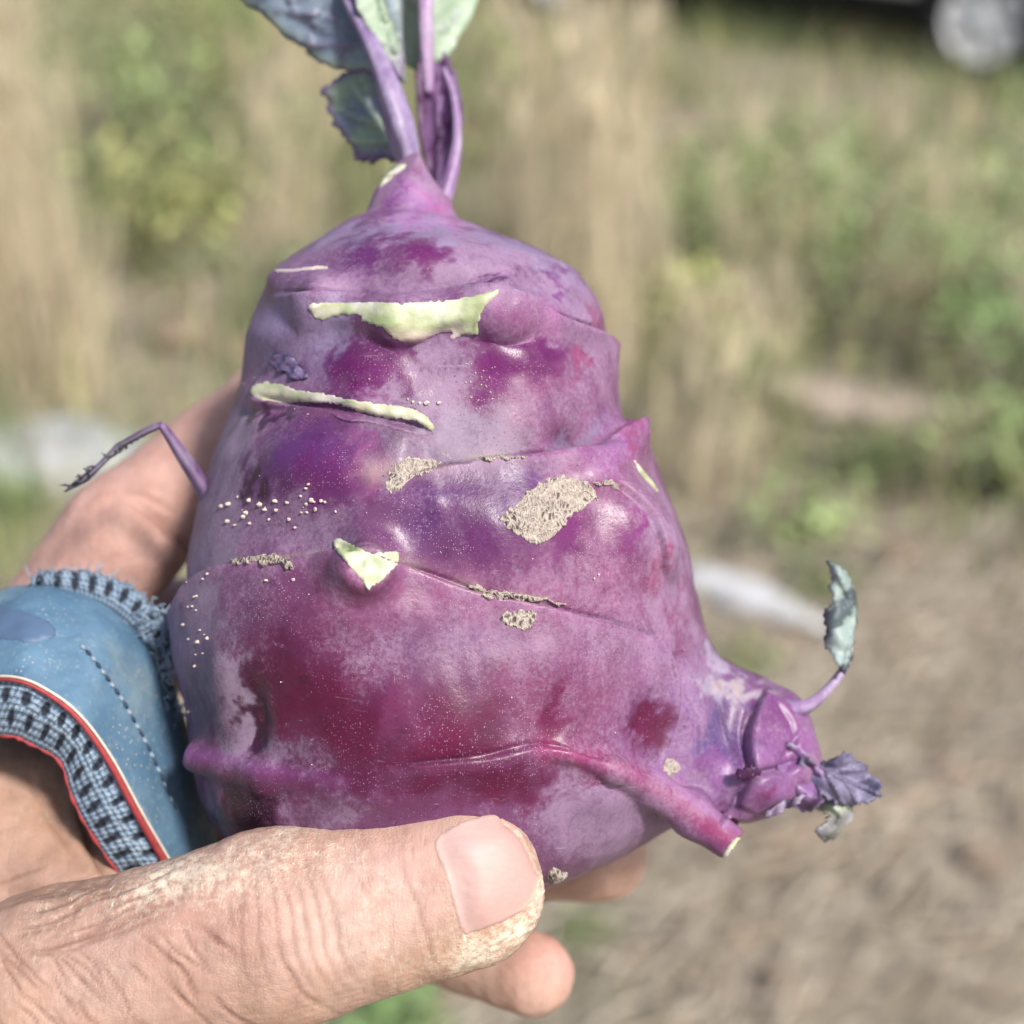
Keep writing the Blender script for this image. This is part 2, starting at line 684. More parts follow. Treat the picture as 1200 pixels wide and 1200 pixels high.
litter(15000, samp(-1.5, 2.6, 1.0, 4.5))


def grass_clump(px, py, h, n, spread, lean, label, pal=(STRAW, STRAW2, STRAW2), seed_heads=True):
    p = ground_at(px, py)
    root = empty('tall_dry_grass', p, label, 'grass', 'tall clumps of dry grass')
    th = rng.uniform(0, 6.28, n)
    rr = spread * np.sqrt(rng.random(n))
    base = p + np.column_stack([rr * np.cos(th), rr * np.sin(th), np.zeros(n)])
    base[:, 2] = gz(base[:, 0], base[:, 1]) - 0.01
    hh = h * rng.uniform(0.55, 1.08, n)
    ld = rng.normal(lean[0], 0.7, n)
    le = np.abs(rng.normal(lean[1], 0.1, n))
    col = np.array([pal[i] for i in rng.integers(0, len(pal), n)]) * np.exp(rng.normal(0, 0.15, (n, 1)))
    V, Q, C = blades_mesh(base, hh, rng.uniform(0.004, 0.009, n), ld, le, col, 5)
    obj('stalks', V, Q, BLADE, root, True, {'Col': C})
    m = n // 2
    V, Q, C = blades_mesh(base[:m], hh[:m] * rng.uniform(0.3, 0.6, m), rng.uniform(0.007, 0.014, m), rng.uniform(0, 6.28, m), rng.uniform(0.3, 0.8, m), col[:m] * 0.9, 4)
    obj('blades', V, Q, BLADE, root, True, {'Col': C})
    if seed_heads:
        k = n // 3
        tips = base[:k] + np.column_stack([np.cos(ld[:k]) * hh[:k] * le[:k], np.sin(ld[:k]) * hh[:k] * le[:k], hh[:k] * (1 - 0.25 * le[:k] ** 2)])
        V, Q, C = blades_mesh(np.repeat(tips, 6, 0) - np.array([0, 0, 0.05]) + rng.normal(0, 0.008, (k * 6, 3)), np.full(k * 6, 0.11), np.full(k * 6, 0.009), rng.uniform(0, 6.28, k * 6), rng.uniform(0.1, 0.5, k * 6), np.repeat(col[:k], 6, 0) * 1.05, 2)
        obj('seed_heads', V, Q, BLADE, root, True, {'Col': C})
    return root


def weed(px, py, h, r, n, col, label, leaf=0.05, group='leafy weeds behind the hand'):
    p = ground_at(px, py)
    root = empty('weed_plant', p, label, 'weed', group)
    # stems
    parts = []
    k = 7
    tops = []
    for i in range(k):
        a = rng.uniform(0, 6.28)
        q = r * rng.uniform(0.2, 0.9)
        top = p + np.array([q * math.cos(a), q * math.sin(a), h * rng.uniform(0.6, 1.0)])
        mid = p * 0.5 + top * 0.5 + np.array([0, 0, 0.1 * h])
        tops.append((mid, top))
        parts.append(tube(cat([p, mid, top], 4), [0.005] * 8 + [0.002], 5))
    obj('stem', *merge(parts), WSTEM, root)
    t = rng.random(n) ** 0.7
    ii = rng.integers(0, k, n)
    M_ = np.array([m for m, _ in tops])[ii]
    T_ = np.array([t_ for _, t_ in tops])[ii]
    ctr = np.where(t[:, None] < 0.5, p + (M_ - p) * (t * 2)[:, None], M_ + (T_ - M_) * (t * 2 - 1)[:, None])
    ctr = ctr + rng.normal(0, r * 0.24, (n, 3)) * np.array([1, 1, 0.5])
    ctr[:, 2] = np.maximum(ctr[:, 2], p[2] + 0.01)
    a = rng.uniform(0, 6.28, n)
    tilt = rng.uniform(-0.7, 0.9, n)
    d = np.column_stack([np.cos(a) * np.cos(tilt), np.sin(a) * np.cos(tilt), np.sin(tilt)])
    s = np.column_stack([-np.sin(a), np.cos(a), rng.uniform(-0.5, 0.5, n)])
    L = leaf * 0.8 * rng.uniform(0.5, 1.4, n)
    w = L * 0.42
    up = np.cross(d, s)
    pts = [ctr, ctr + d * (L * 0.45)[:, None] + s * (w / 2)[:, None] + up * (w * 0.15)[:, None], ctr + d * L[:, None], ctr + d * (L * 0.45)[:, None] - s * (w / 2)[:, None] + up * (w * 0.15)[:, None], ctr + d * (L * 0.5)[:, None]]
    V = np.stack(pts, 1).reshape(-1, 3)
    b = np.arange(n)[:, None] * 5
    T = np.vstack([b + np.array([[0, 1, 4]]), b + np.array([[1, 2, 4]]), b + np.array([[2, 3, 4]]), b + np.array([[3, 0, 4]])])
    C = np.repeat(jit(np.array(col) * 1.25 + np.array([0.035, 0.03, 0.02]), n, 0.2), 5, 0)
    obj('leaves', V, T, BLADE, root, True, {'Col': C})
    return root


g = G('weed_stem')
g.set(Base_Color=(0.16, 0.17, 0.07), Roughness=0.7)
WSTEM = g.m

# tall straw clumps: left edge and behind the right shoulder of the bulb
for a in [
    (-20, 470, 1.10, 150, 0.13, (0.4, 0.05), 'tall clump of pale straw standing behind the pale slab beside the glove'),
    (75, 462, 1.05, 120, 0.12, (2.8, 0.10), 'tall straw clump with leaning stalks next to a dark hollow'),
    (15, 380, 1.15, 120, 0.16, (1.2, 0.06), 'dense tall dry grass rising behind the straw at the pale slab'),
    (680, 470, 0.92, 170, 0.15, (1.6, 0.07), 'tall dry grass clump behind the right shoulder of the purple bulb'),
    (625, 340, 0.86, 130, 0.17, (0.6, 0.08), 'tall dry grass clump in front of the car\'s farther wheel'),
    (735, 380, 0.85, 120, 0.14, (2.4, 0.09), 'dry grass clump beside the green weeds under the car'),
    (880, 420, 0.62, 70, 0.16, (1.0, 0.2), 'loose dry grass clump between green weeds and a pinkish bare patch'),
    (1075, 370, 0.60, 80, 0.16, (2.0, 0.2), 'loose yellowed grass clump in front of the car\'s nearer wheel'),
    (330, 330, 0.8, 90, 0.18, (1.0, 0.2), 'thin straw clump behind the bulb and the index finger'),
    (820, 560, 0.45, 60, 0.14, (1.0, 0.3), 'low straw tuft beside the whitish slab behind the bulb'),
]:
    grass_clump(*a)

for a in [
    (200, 250, 0.75, 0.40, 420, GREEN, 'bushy green weed behind the left straw clump', 0.075),
    (140, 170, 0.80, 0.45, 380, (0.16, 0.20, 0.09), 'grey green weed far behind the left straw', 0.075),
    (300, 190, 0.85, 0.45, 420, (0.20, 0.23, 0.08), 'tall yellowish green weed behind the purple leaves', 0.075),
    (235, 330, 0.42, 0.25, 260, YGREEN, 'yellow green weed above the dark hollow', 0.06),
    (330, 390, 0.30, 0.26, 240, DGREEN, 'dark green low weed beside the raised index finger', 0.065),
    (560, 200, 0.8, 0.4, 320, (0.20, 0.22, 0.09), 'pale green weed behind the top of the bulb', 0.07),
    (830, 350, 0.52, 0.30, 380, GREEN, 'bushy green weed right of the tall dry grass', 0.07),
    (800, 430, 0.34, 0.24, 240, YGREEN, 'yellowish green weed beside the bulb and dry grass', 0.06),
    (960, 400, 0.5, 0.34, 360, (0.14, 0.20, 0.075), 'broad green weed in front of the dark gap under the car', 0.07),
    (1010, 215, 0.22, 0.40, 300, (0.15, 0.21, 0.09), 'green weed beside the car\'s nearer wheel', 0.07),
    (900, 165, 0.14, 0.5, 260, (0.24, 0.24, 0.15), 'pale grey green weed under the car sill', 0.07),
    (1195, 480, 0.42, 0.26, 360, (0.10, 0.18, 0.055), 'fresh green weed next to the pinkish bare patch', 0.06),
    (1180, 590, 0.26, 0.20, 240, GREEN, 'low green weed above the brown litter', 0.055),
    (1005, 560, 0.16, 0.16, 180, (0.10, 0.14, 0.05), 'small green weed above the curled leaf', 0.05),
    (930, 640, 0.13, 0.15, 160, GREEN, 'small green weed behind the whitish slab', 0.05),
    (985, 700, 0.06, 0.12, 110, (0.10, 0.13, 0.05), 'tiny dark weed below the curled leaf tip', 0.04),
    (470, 1200, 0.10, 0.10, 170, (0.12, 0.20, 0.07), 'small green weed below the thumb', 0.04),
    (30, 610, 0.12, 0.10, 160, (0.14, 0.19, 0.08), 'small green weed beside the glove knuckle', 0.04),
    (250, 130, 0.95, 0.5, 420, (0.22, 0.25, 0.10), 'tall pale green weed far behind the blue grey leaf', 0.08),
    (170, 330, 0.5, 0.34, 340, (0.24, 0.26, 0.10), 'yellowed green weed between the left straw and the dark hollow', 0.065),
    (400, 260, 0.7, 0.4, 320, (0.20, 0.23, 0.09), 'green weed hidden partly by the purple bulb crown', 0.07),
    (900, 300, 0.40, 0.4, 420, (0.19, 0.24, 0.10), 'wide green weed behind the broad green weed', 0.07),
    (1090, 300, 0.34, 0.42, 380, (0.20, 0.24, 0.11), 'pale green weed in front of the nearer wheel', 0.07),
    (1170, 250, 0.18, 0.4, 260, (0.18, 0.22, 0.10), 'green weed right below the nearer wheel', 0.07),
    (1120, 420, 0.4, 0.3, 320, (0.17, 0.22, 0.09), 'green weed beside the loose yellowed grass', 0.06),
    (850, 500, 0.32, 0.24, 240, (0.22, 0.25, 0.11), 'pale green weed just right of the bulb shoulder', 0.055),
    (690, 1110, 0.05, 0.05, 90, (0.10, 0.13, 0.06), 'tiny green weed beside the little fingertip', 0.03),
    (880, 790, 0.05, 0.10, 110, (0.17, 0.19, 0.09), 'low yellowish weed in front of the whitish slab', 0.035),
]:
    weed(*a)


# ---- pale slabs, stick, clods
def rock(name, px, py, size, rot, mat, label, cat_, seed, group=None, sink=0.25):
    p = ground_at(px, py)
    bm = bmesh.new()
    bmesh.ops.create_icosphere(bm, subdivisions=4, radius=1)
    r = random.Random(seed)
    pl = [(Vector((r.gauss(0, 1), r.gauss(0, 1), r.gauss(0, 1))).normalized(), r.uniform(0.62, 0.9)) for _ in range(14)]
    for v in bm.verts:
        d = v.co.normalized()
        s = 1.0
        for nn, o_ in pl:
            k = d.dot(nn)
            if k > 0.05:
                s = min(s, o_ / k)
        v.co = d * s * (1 + 0.05 * mnoise.noise(d * 4 + Vector((seed, 0, 0))))
    Rm = Matrix.Rotation(rot, 3, 'Z')
    V = np.array([Rm @ Vector((v.co.x * size[0], v.co.y * size[1], v.co.z * size[2])) for v in bm.verts]) + p + np.array([0, 0, size[2] * (1 - 2 * sink)])
    T = np.array([[v.index for v in f.verts] for f in bm.faces])
    bm.free()
    o = bpy.data.objects.new(name, mesh_np(name, V - p, T, True))
    o.location = p
    COLL.objects.link(o)
    o.data.materials.append(mat)
    return tag(o, label, cat_, group)


g = G('pale_stone')
n = g.noise(14, 6, 0.6)
g.set(Base_Color=g.mix(n, (0.30, 0.31, 0.32), (0.52, 0.53, 0.54)), Roughness=0.85, Normal=g.bump(g.noise(60, 5), 0.4, 0.01))
PALE = g.m
g = G('whitish_stone')
n = g.noise(14, 6, 0.6)
g.set(Base_Color=g.mix(n, (0.42, 0.43, 0.45), (0.60, 0.61, 0.63)), Roughness=0.85, Normal=g.bump(g.noise(60, 5), 0.4, 0.01))
WHITE_STONE = g.m
g = G('clod_earth')
n = g.noise(30, 6, 0.6)
g.set(Base_Color=g.mix(n, (0.16, 0.12, 0.085), (0.34, 0.26, 0.19)), Roughness=0.95, Normal=g.bump(g.noise(120, 5), 0.5, 0.01))
CLOD = g.m
rock('stone_slab', 60, 545, (0.27, 0.24, 0.05), 0.35, PALE, 'pale grey flat stone lying behind the gloved index finger', 'stone', 3)
_d = ground_at(955, 745) - ground_at(810, 672)
rock('stone_slab', 884, 712, (0.20, 0.05, 0.03), math.atan2(_d[1], _d[0]) * 0.75, WHITE_STONE, 'narrow whitish stone lying beside the right flank of the bulb', 'stone', 5)
g = G('bare_pink_soil')
n = g.noise(20, 6, 0.6)
g.set(Base_Color=g.mix(n, (0.34, 0.27, 0.22), (0.52, 0.43, 0.37)), Roughness=0.95, Normal=g.bump(g.noise(90, 5), 0.5, 0.01))
SOIL = g.m
rock('soil_mound', 1010, 478, (0.34, 0.14, 0.05), -0.1, SOIL, 'low pinkish grey mound of bare soil among the green weeds', 'soil mound', 8, None, 0.3)
rock('soil_mound', 845, 145, (0.5, 0.45, 0.05), 0.0, SOIL, 'pale dusty hump of gravel in front of the parked car', 'gravel heap', 9, None, 0.3)
cl = [(1180, 560, .05, 'pale brown clod of earth beside the low green weed'), (1050, 655, .045, 'light brown clod of earth above the bare litter'), (1110, 905, .03, 'small yellowish clod of earth lying just above the long pale stick'),
      (915, 1160, .035, 'pale clod of earth alone in the brown litter below the sticks'), (1150, 1010, .035, 'brown clod of earth lying just below the long pale stick'), (865, 1100, .025, 'small brown clod of earth below the short dark stick'),
      (210, 400, .10, 'large dark clod of earth in the hollow beside the leaning straw'), (265, 420, .09, 'dark clod of earth in the hollow next to the index finger')]
for i, (x, y, s_, lb) in enumerate(cl):
    rock('soil_clod', x, y, (s_ * 1.2, s_, s_ * 0.6), i * 0.7, CLOD, lb, 'clod', 20 + i, 'earth clods on the ground')

g = G('grey_stick_bark')
n = g.noise(40, 5, 0.6, g.mapping(g.co(), (1, 6, 6)))
g.set(Base_Color=g.mix(n, (0.24, 0.18, 0.13), (0.45, 0.36, 0.27)), Roughness=0.85, Normal=g.bump(n, 0.4, 0.004))
for i, (pts, r, lb) in enumerate([([(890, 1000), (1010, 965), (1110, 930), (1230, 880)], 0.011, 'long pale dry stick lying across the brown litter'),
                                  ([(860, 1030), (960, 1010), (1070, 985)], 0.008, 'short dark dry stick beside the longer pale one'),
                                  ([(-10, 470), (30, 540), (70, 620)], 0.006, 'thin dark stem leaning over the pale flat stone')]):
    P = np.array([ground_at(*q) for q in pts]) + np.array([0, 0, 0.015 if i < 2 else 0.10])
    P = cat(P, 5)
    P += rng.normal(0, 0.002, P.shape)
    V, Fq = tube(P, np.linspace(r, r * 0.6, len(P)), 7)
    o = obj('dry_stick', V, Fq, g.m)
    tag(o, lb, 'stick')

# ---- parked car (only sill and wheels reach into the frame)
def make_car():
    wr = W(1150, 50, 7.3)                      # nearer wheel centre
    wl_ = np.array([0.28, wr[1] + 1.62, 0])
    ax_ = wl_ - np.array([wr[0], wr[1], 0])
    Lb = float(np.hypot(ax_[0], ax_[1]))
    ex = Vector((-ax_[0] / Lb, -ax_[1] / Lb, 0))          # toward the nearer wheel
    ey = Vector((-ex.y, ex.x, 0))                         # across the car
    if ey.y < 0:
        ey = -ey
    zr, zl = float(gz(wr[0], wr[1])), float(gz(wl_[0], wl_[1]))
    mid = Vector(((wr[0] + wl_[0]) / 2, (wr[1] + wl_[1]) / 2, (zr + zl) / 2))
    sl = (zr - zl) / Lb
    root = empty('parked_car', mid, 'silver car parked on the waste ground beyond the weeds', 'car')

    def T(u, v, z):                                       # u along, v across (0 = near side), z up
        return mid + ex * u + ey * v + Vector((0, 0, (z if z < 0.9 else z + 0.12) + sl * u))

    g = G('silver_paint')
    g.set(Base_Color=(0.50, 0.53, 0.56), Metallic=0.6, Roughness=0.32)
    PAINT = g.m
    g = G('car_glass'); g.set(Base_Color=(0.02, 0.025, 0.03), Roughness=0.08); GL = g.m
    g = G('tyre_rubber'); g.set(Base_Color=(0.02, 0.02, 0.022), Roughness=0.85); TY = g.m
    g = G('alloy_rim'); g.set(Base_Color=(0.88, 0.88, 0.90), Metallic=0.0, Roughness=0.35); RIM = g.m
    g = G('black_plastic'); g.set(Base_Color=(0.018, 0.018, 0.02), Roughness=0.7); BP = g.m
    g = G('lamp_glass'); g.set(Base_Color=(0.75, 0.76, 0.78), Roughness=0.1); LG = g.m
    g = G('red_lamp'); g.set(Base_Color=(0.4, 0.02, 0.02), Roughness=0.15); RL = g.m
    h = Lb / 2
    R, Wd = 0.315, 1.75
    # body: side outline with arches, lofted across
    def arch(cu, s):
        return [(cu + s * (R + 0.06) * math.cos(t), R + (R + 0.06) * math.sin(t)) for t in np.linspace(math.pi * 1.0, 0, 9)]
    bot = [(-h - 0.78, 0.32)] + arch(-h, 1) + arch(h, 1) + [(h + 0.72, 0.30)]
    bot = [(u, max(z, 0.46)) for u, z in bot]
    top = [(h + 0.80, 0.55), (h + 0.76, 0.80), (h + 0.45, 0.91), (h - 0.15, 0.93), (-h - 0.70, 0.98), (-h - 0.82, 0.89), (-h - 0.82, 0.55)]
    out = bot + top
    V, Fq = [], []
    rows = [(0.0, 1.0), (0.05, 1.006), (Wd - 0.05, 1.006), (Wd, 1.0)]
    nO = len(out)
    for v, s in rows:
        ins = 0.03 if v in (0.0, Wd) else 0
        for u, z in out:
            V.append(T(u * (1 - ins * 0.2), v, z - (0.03 if ins and z > 0.8 else 0)))
    for r in range(3):
        for i in range(nO):
            j = (i + 1) % nO
            Fq.append((r * nO + i, r * nO + j, (r + 1) * nO + j, (r + 1) * nO + i))
    Fq.append(tuple(range(nO)))
    Fq.append(tuple(range(3 * nO, 4 * nO))[::-1])
    obj('body', np.array(V), Fq, PAINT, root, False)
    cab = [(h - 0.05, 0.93), (h - 0.65, 1.36), (-h + 0.3, 1.45), (-h - 0.35, 1.38), (-h - 0.68, 0.98)]
    V, Fq = [], []
    for v, s in ((0.06, 0), (0.2, 1), (Wd - 0.2, 1), (Wd - 0.06, 0)):
        for u, z in cab:
            zz = 0.94 if not s and z > 1 else z
            V.append(T(u, v if z < 1 else (0.2 if v < 1 else Wd - 0.2) if True else v, z))
    n_ = len(cab)
    lowL = [T(u, 0.07, 0.95) for u, z in cab]
    ringL = [T(cab[0][0], 0.07, 0.92), T(cab[1][0], 0.2, cab[1][1]), T(cab[2][0], 0.2, cab[2][1]), T(cab[3][0], 0.2, cab[3][1]), T(cab[4][0], 0.07, 0.95)]
    ringR = [T(cab[0][0], Wd - 0.07, 0.92), T(cab[1][0], Wd - 0.2, cab[1][1]), T(cab[2][0], Wd - 0.2, cab[2][1]), T(cab[3][0], Wd - 0.2, cab[3][1]), T(cab[4][0], Wd - 0.07, 0.95)]
    V = np.array(ringL + ringR)
    Fq = [(i, i + 1, 6 + i, 5 + i) for i in range(4)] + [(4, 3, 2, 1, 0), (5, 6, 7, 8, 9)]
    obj('roof', V, Fq, PAINT, root, False)

    def quad(name, pts, mat, off):
        P = np.array([np.array(p) for p in pts])
        nn = np.cross(P[1] - P[0], P[2] - P[0])
        nn /= np.linalg.norm(nn)
        if nn @ np.array(off) < 0:
            nn = -nn
        V = np.vstack([P + nn * 0.006, P - nn * 0.01])
        k = len(P)
        obj(name, V, [tuple(range(k)), tuple(range(2 * k - 1, k - 1, -1))] + [(i, i + k, (i + 1) % k + k, (i + 1) % k) for i in range(k)], mat, root, False)
    def side(u, t, s):
        return T(u, (0.07 + 0.13 * t) if s < 0 else Wd - 0.07 - 0.13 * t, 0.96 + 0.44 * t)
    for s in (-1, 1):
        quad('side_window', [side(h - 0.25, 0.1, s), side(0.15, 0.1, s), side(0.10, 0.88, s), side(h - 0.66, 0.82, s)], GL, -ey if s < 0 else ey)
        quad('side_window', [side(0.05, 0.1, s), side(-h + 0.15, 0.1, s), side(-h + 0.25, 0.88, s), side(0.0, 0.9, s)], GL, -ey if s < 0 else ey)
    quad('windscreen', [T(h - 0.12, 0.2, 0.985), T(h - 0.12, Wd - 0.2, 0.985), T(h - 0.6, Wd - 0.3, 1.325), T(h - 0.6, 0.3, 1.325)], GL, ex)
    quad('rear_window', [T(-h - 0.63, 0.25, 1.04), T(-h - 0.63, Wd - 0.25, 1.04), T(-h - 0.40, Wd - 0.3, 1.32), T(-h - 0.40, 0.3, 1.32)], GL, -ex)
    for v in (0.22, Wd - 0.22):
        quad('headlight', [T(h + 0.78, v - 0.15, 0.62), T(h + 0.78, v + 0.15, 0.62), T(h + 0.765, v + 0.15, 0.72), T(h + 0.765, v - 0.15, 0.72)], LG, ex)
        quad('tail_light', [T(-h - 0.82, v - 0.12, 0.65), T(-h - 0.82, v + 0.12, 0.65), T(-h - 0.82, v + 0.12, 0.79), T(-h - 0.82, v - 0.12, 0.79)], RL, -ex)
    # sill, underside
    V = [T(u, v, z) for u in (-h + R + 0.07, h - R - 0.07) for v in (-0.012, 0.05) for z in (0.40, 0.50)]
    obj('sill', np.array(V), [(0, 1, 3, 2), (4, 6, 7, 5), (0, 4, 5, 1), (2, 3, 7, 6), (1, 5, 7, 3), (0, 2, 6, 4)], PAINT, root, False)
    V = [T(u, v, z) for u in (-h - 0.7, h + 0.65) for v in (0.24, Wd - 0.24) for z in (0.22, 0.6)]
    obj('underbody', np.array(V), [(0, 1, 3, 2), (4, 6, 7, 5), (0, 4, 5, 1), (2, 3, 7, 6), (1, 5, 7, 3), (0, 2, 6, 4)], BP, root, False)
    for u in (h, -h):
        for s, v in ((-1, 0.0), (1, Wd)):
            ctr = T(u, v, R)
            nn = -ey if s < 0 else ey
            up = Vector((0, 0, 1))
            prof = [(0.215, 0.02), (0.235, 0.035), (0.285, 0.035), (0.308, 0.015), (0.315, -0.03), (0.315, -0.15), (0.30, -0.19), (0.22, -0.19)]
            k = 40
            V = [ctr + nn * d + (ex * math.cos(a) + up * math.sin(a)) * r for r, d in prof for a in np.linspace(0, 2 * math.pi, k, endpoint=False)]
            ty = obj('tyre', np.array(V), grid_faces(len(prof), k, True), TY, root)
            # rim: dish ring + hub + five twin spokes
            prof = [(0.218, 0.018), (0.212, 0.026), (0.198, 0.022), (0.19, -0.02), (0.185, -0.12), (0.0, -0.13)]
            V = [ctr + nn * d + (ex * math.cos(a) + up * math.sin(a)) * r for r, d in prof[:-1] for a in np.linspace(0, 2 * math.pi, k, endpoint=False)]
            obj('rim', np.array(V), grid_faces(len(prof) - 1, k, True), RIM, root)
            V = [ctr + nn * -0.10 + (ex * math.cos(a) + up * math.sin(a)) * 0.186 for a in np.linspace(0, 2 * math.pi, k, endpoint=False)]
            obj('brake_disc', np.array(V), [tuple(range(k))], BP, root, False)
            prof = [(0.0, 0.022), (0.03, 0.022), (0.055, 0.012), (0.06, -0.04)]
            V = [ctr + nn * d + (ex * math.cos(a) + up * math.sin(a)) * r for r, d in prof for a in np.linspace(0, 2 * math.pi, 20, endpoint=False)]
            obj('hub_cap', np.array(V), grid_faces(len(prof), 20, True), RIM, root)
            for q in range(5):
                a0 = math.pi / 2 + q * 2 * math.pi / 5 + 0.25
                V = []
                for r, wd, d in ((0.045, 0.5, 0.014), (0.12, 0.40, 0.016), (0.205, 0.50, 0.020)):
                    for da, dd in ((-1, -0.03), (-0.9, 0), (0.9, 0), (1, -0.03)):
                        a = a0 + da * wd
                        V.append(ctr + nn * (d + dd) + (ex * math.cos(a) + up * math.sin(a)) * r)
                obj('spoke', np.array(V), grid_faces(3, 4), RIM, root, False)
    return root


make_car()

# ================================================================ the kohlrabi
DC = 0.226                                   # depth of the bulb's axis
KP = DC / F                                  # metres per photo pixel at that depth
Lp = np.array([(262, 452), (268, 425), (276, 393), (288, 366), (300, 348), (318, 326), (345, 313), (370, 304), (400, 294), (450, 288), (500, 271), (540, 255), (580, 243), (620, 229), (660, 215), (700, 207), (760, 206), (800, 213), (840, 221), (870, 227), (900, 231), (920, 237), (950, 252), (980, 276), (1005, 312), (1025, 365), (1040, 440), (1044, 480)], float)
Rp = np.array([(262, 508), (268, 540), (276, 585), (288, 622), (300, 652), (318, 684), (345, 706), (370, 719), (400, 727), (430, 728), (460, 732), (490, 742), (520, 755), (560, 773), (600, 793), (640, 809), (700, 823), (740, 827), (780, 826), (820, 822), (860, 815), (900, 803), (940, 785), (965, 766), (990, 738), (1010, 702), (1028, 650), (1040, 570), (1044, 530)], float)


def prof(py):
    l = np.interp(py, Lp[:, 0], Lp[:, 1])
    r = np.interp(py, Rp[:, 0], Rp[:, 1])
    cx, a = (l + r) / 2, np.maximum((r - l) / 2 * 0.987, 1.0)
    return (cx - 600) * KP, a * KP, a * KP * 0.93


def zfront(px, py):
    z = 0.2
    for _ in range(12):
        x, y = (px - 600) / F * z, (600 - py) / F * z
        cx, a, b = prof(600 - y / KP)
        z = DC - b * math.sqrt(max(1 - ((x - cx) / a) ** 2, 0.0))
    return float(z)


def PB(px, py, out=0.0):
    """camera-metric point on the plain bulb front, lifted toward the camera"""
    return CC(px, py, zfront(px, py) - out)


fd = Field((-0.060, -0.066, 0.178), (0.062, 0.062, 0.270), 0.00062)
PBk = np.stack(np.meshgrid(*fd.ax, indexing='ij'), -1)
pyg = 600 - fd.ax[1] / KP
cxg, ag, bg = prof(pyg)
q = np.sqrt(((PBk[..., 0] - cxg[None, :, None]) / ag[None, :, None]) ** 2 + ((PBk[..., 2] - DC) / bg[None, :, None]) ** 2)
f = (q - 1) * ag[None, :, None]
oob = (pyg < 262) | (pyg > 1044)
f[:, oob, :] = np.maximum(f[:, oob, :], 0) + 0.002
gr = np.gradient(f, fd.h)
f /= np.clip(np.sqrt(sum(x * x for x in gr)), 0.8, 12)
f[:, pyg < 262, :] = np.maximum(f[:, pyg < 262, :], ((262 - pyg[pyg < 262]) * KP)[None, :, None])
f[:, pyg > 1044, :] = np.maximum(f[:, pyg > 1044, :], ((pyg[pyg > 1044] - 1044) * KP)[None, :, None])
fd.f = f.astype(np.float32)
del PBk, q, f, gr
px_ = KP                                      # short name: metres per pixel
# spire where the leaves leave the bulb, with a slanted cut
cutp = CC(480, 191, 0.222)
fd.cone(CC(478, 190, 0.224), CC(482, 268, 0.224), 19 * px_, 52 * px_, 0.014, (cutp, (-0.56, 0.58, -0.60)))
fd.cone(CC(520, 238, 0.233), CC(500, 275, 0.230), 13 * px_, 30 * px_, 0.008)
# corner with a cut leaf base, top left
fd.cone(CC(326, 326, 0.214), PB(375, 350), 9 * px_, 26 * px_, 0.006, (CC(330, 317, 0.212), (-0.12, 0.98, -0.15)))
# big cut ledge across the upper front, its raised flap on the right
fd.cone(PB(372, 366, 0.0005), PB(470, 374, 0.001), 9 * px_, 16 * px_, 0.004)
fd.cone(PB(470, 374, 0.001), PB(585, 360, 0.0018), 15 * px_, 17 * px_, 0.005)
fd.cone(PB(588, 358, 0.0018), PB(690, 378, 0.0), 17 * px_, 9 * px_, 0.006)
# thin ledge below it
fd.cone(PB(300, 460, 0.0006), PB(420, 476, 0.0004), 7 * px_, 6 * px_, 0.003)
fd.cone(PB(420, 476, 0.0004), PB(503, 498, 0.0006), 6 * px_, 6 * px_, 0.003)
# cut stub on the middle ring
fd.cone(PB(430, 668, -0.002), PB(432, 664, 0.0045), 36 * px_, 22 * px_, 0.006, (CC(432, 660, zfront(432, 660) - 0.0050), (0.0, 0.35, -0.95)))
# fin at right shoulder
fd.cone(PB(690, 528, -0.001), PB(741, 497, 0.003), 9 * px_, 9 * px_, 0.005)
fd.cone(PB(735, 515, 0.0), PB(690, 560, -0.001), 12 * px_, 14 * px_, 0.008)
# bump with a rolled edge on the right
fd.cone(PB(728, 620, -0.003), PB(752, 640, -0.003), 40 * px_, 40 * px_, 0.008)
# keel, left bottom
fd.cone(PB(400, 918, -0.001), PB(310, 905, 0.0), 3 * px_, 10 * px_, 0.004)
fd.cone(PB(310, 905, 0.0005), CC(230, 887, 0.2075), 10 * px_, 16 * px_, 0.0035, (CC(224, 888, 0.212), (-1, 0.1, 0)))
# lower right cut leaf stalk running off the bulb
kp = [PB(600, 874, -0.0006), PB(665, 880, 0.0006), PB(722, 900, 0.0022), PB(765, 925, 0.003)]
zk = kp[-1][2]
kp += [CC(812, 961, zk + 0.003), CC(858, 991, zk + 0.004)]
kr = [3, 6, 9, 13, 17, 18]
cutk = (CC(858, 991, zk + 0.004), kp[-1] - kp[-2] + np.array([0, 0, -0.0015]))
for i in range(5):
    fd.cone(kp[i], kp[i + 1], kr[i] * px_, kr[i + 1] * px_, 0.0035 if i < 3 else 0.003, cutk if i == 4 else None)
# side shoot
fd.cone(CC(745, 850, 0.222), CC(848, 880, 0.221), 86 * px_, 70 * px_, 0.016)
fd.cone(CC(848, 880, 0.221), CC(895, 880, 0.219), 68 * px_, 46 * px_, 0.008)
fd.cone(CC(895, 884, 0.218), CC(934, 896, 0.216), 42 * px_, 22 * px_, 0.006)
fd.cone(CC(830, 818, 0.221), CC(912, 836, 0.220), 24 * px_, 17 * px_, 0.010)
fd.cone(CC(872, 905, 0.212), CC(880, 930, 0.2135), 28 * px_, 24 * px_, 0.006)
fd.cone(CC(880, 930, 0.2135), CC(925, 920, 0.2140), 22 * px_, 12 * px_, 0.005)
bV, bQ, _ = subdivided(*fd.mesh(), 1, 3)
del fd
bV = c2w(bV)


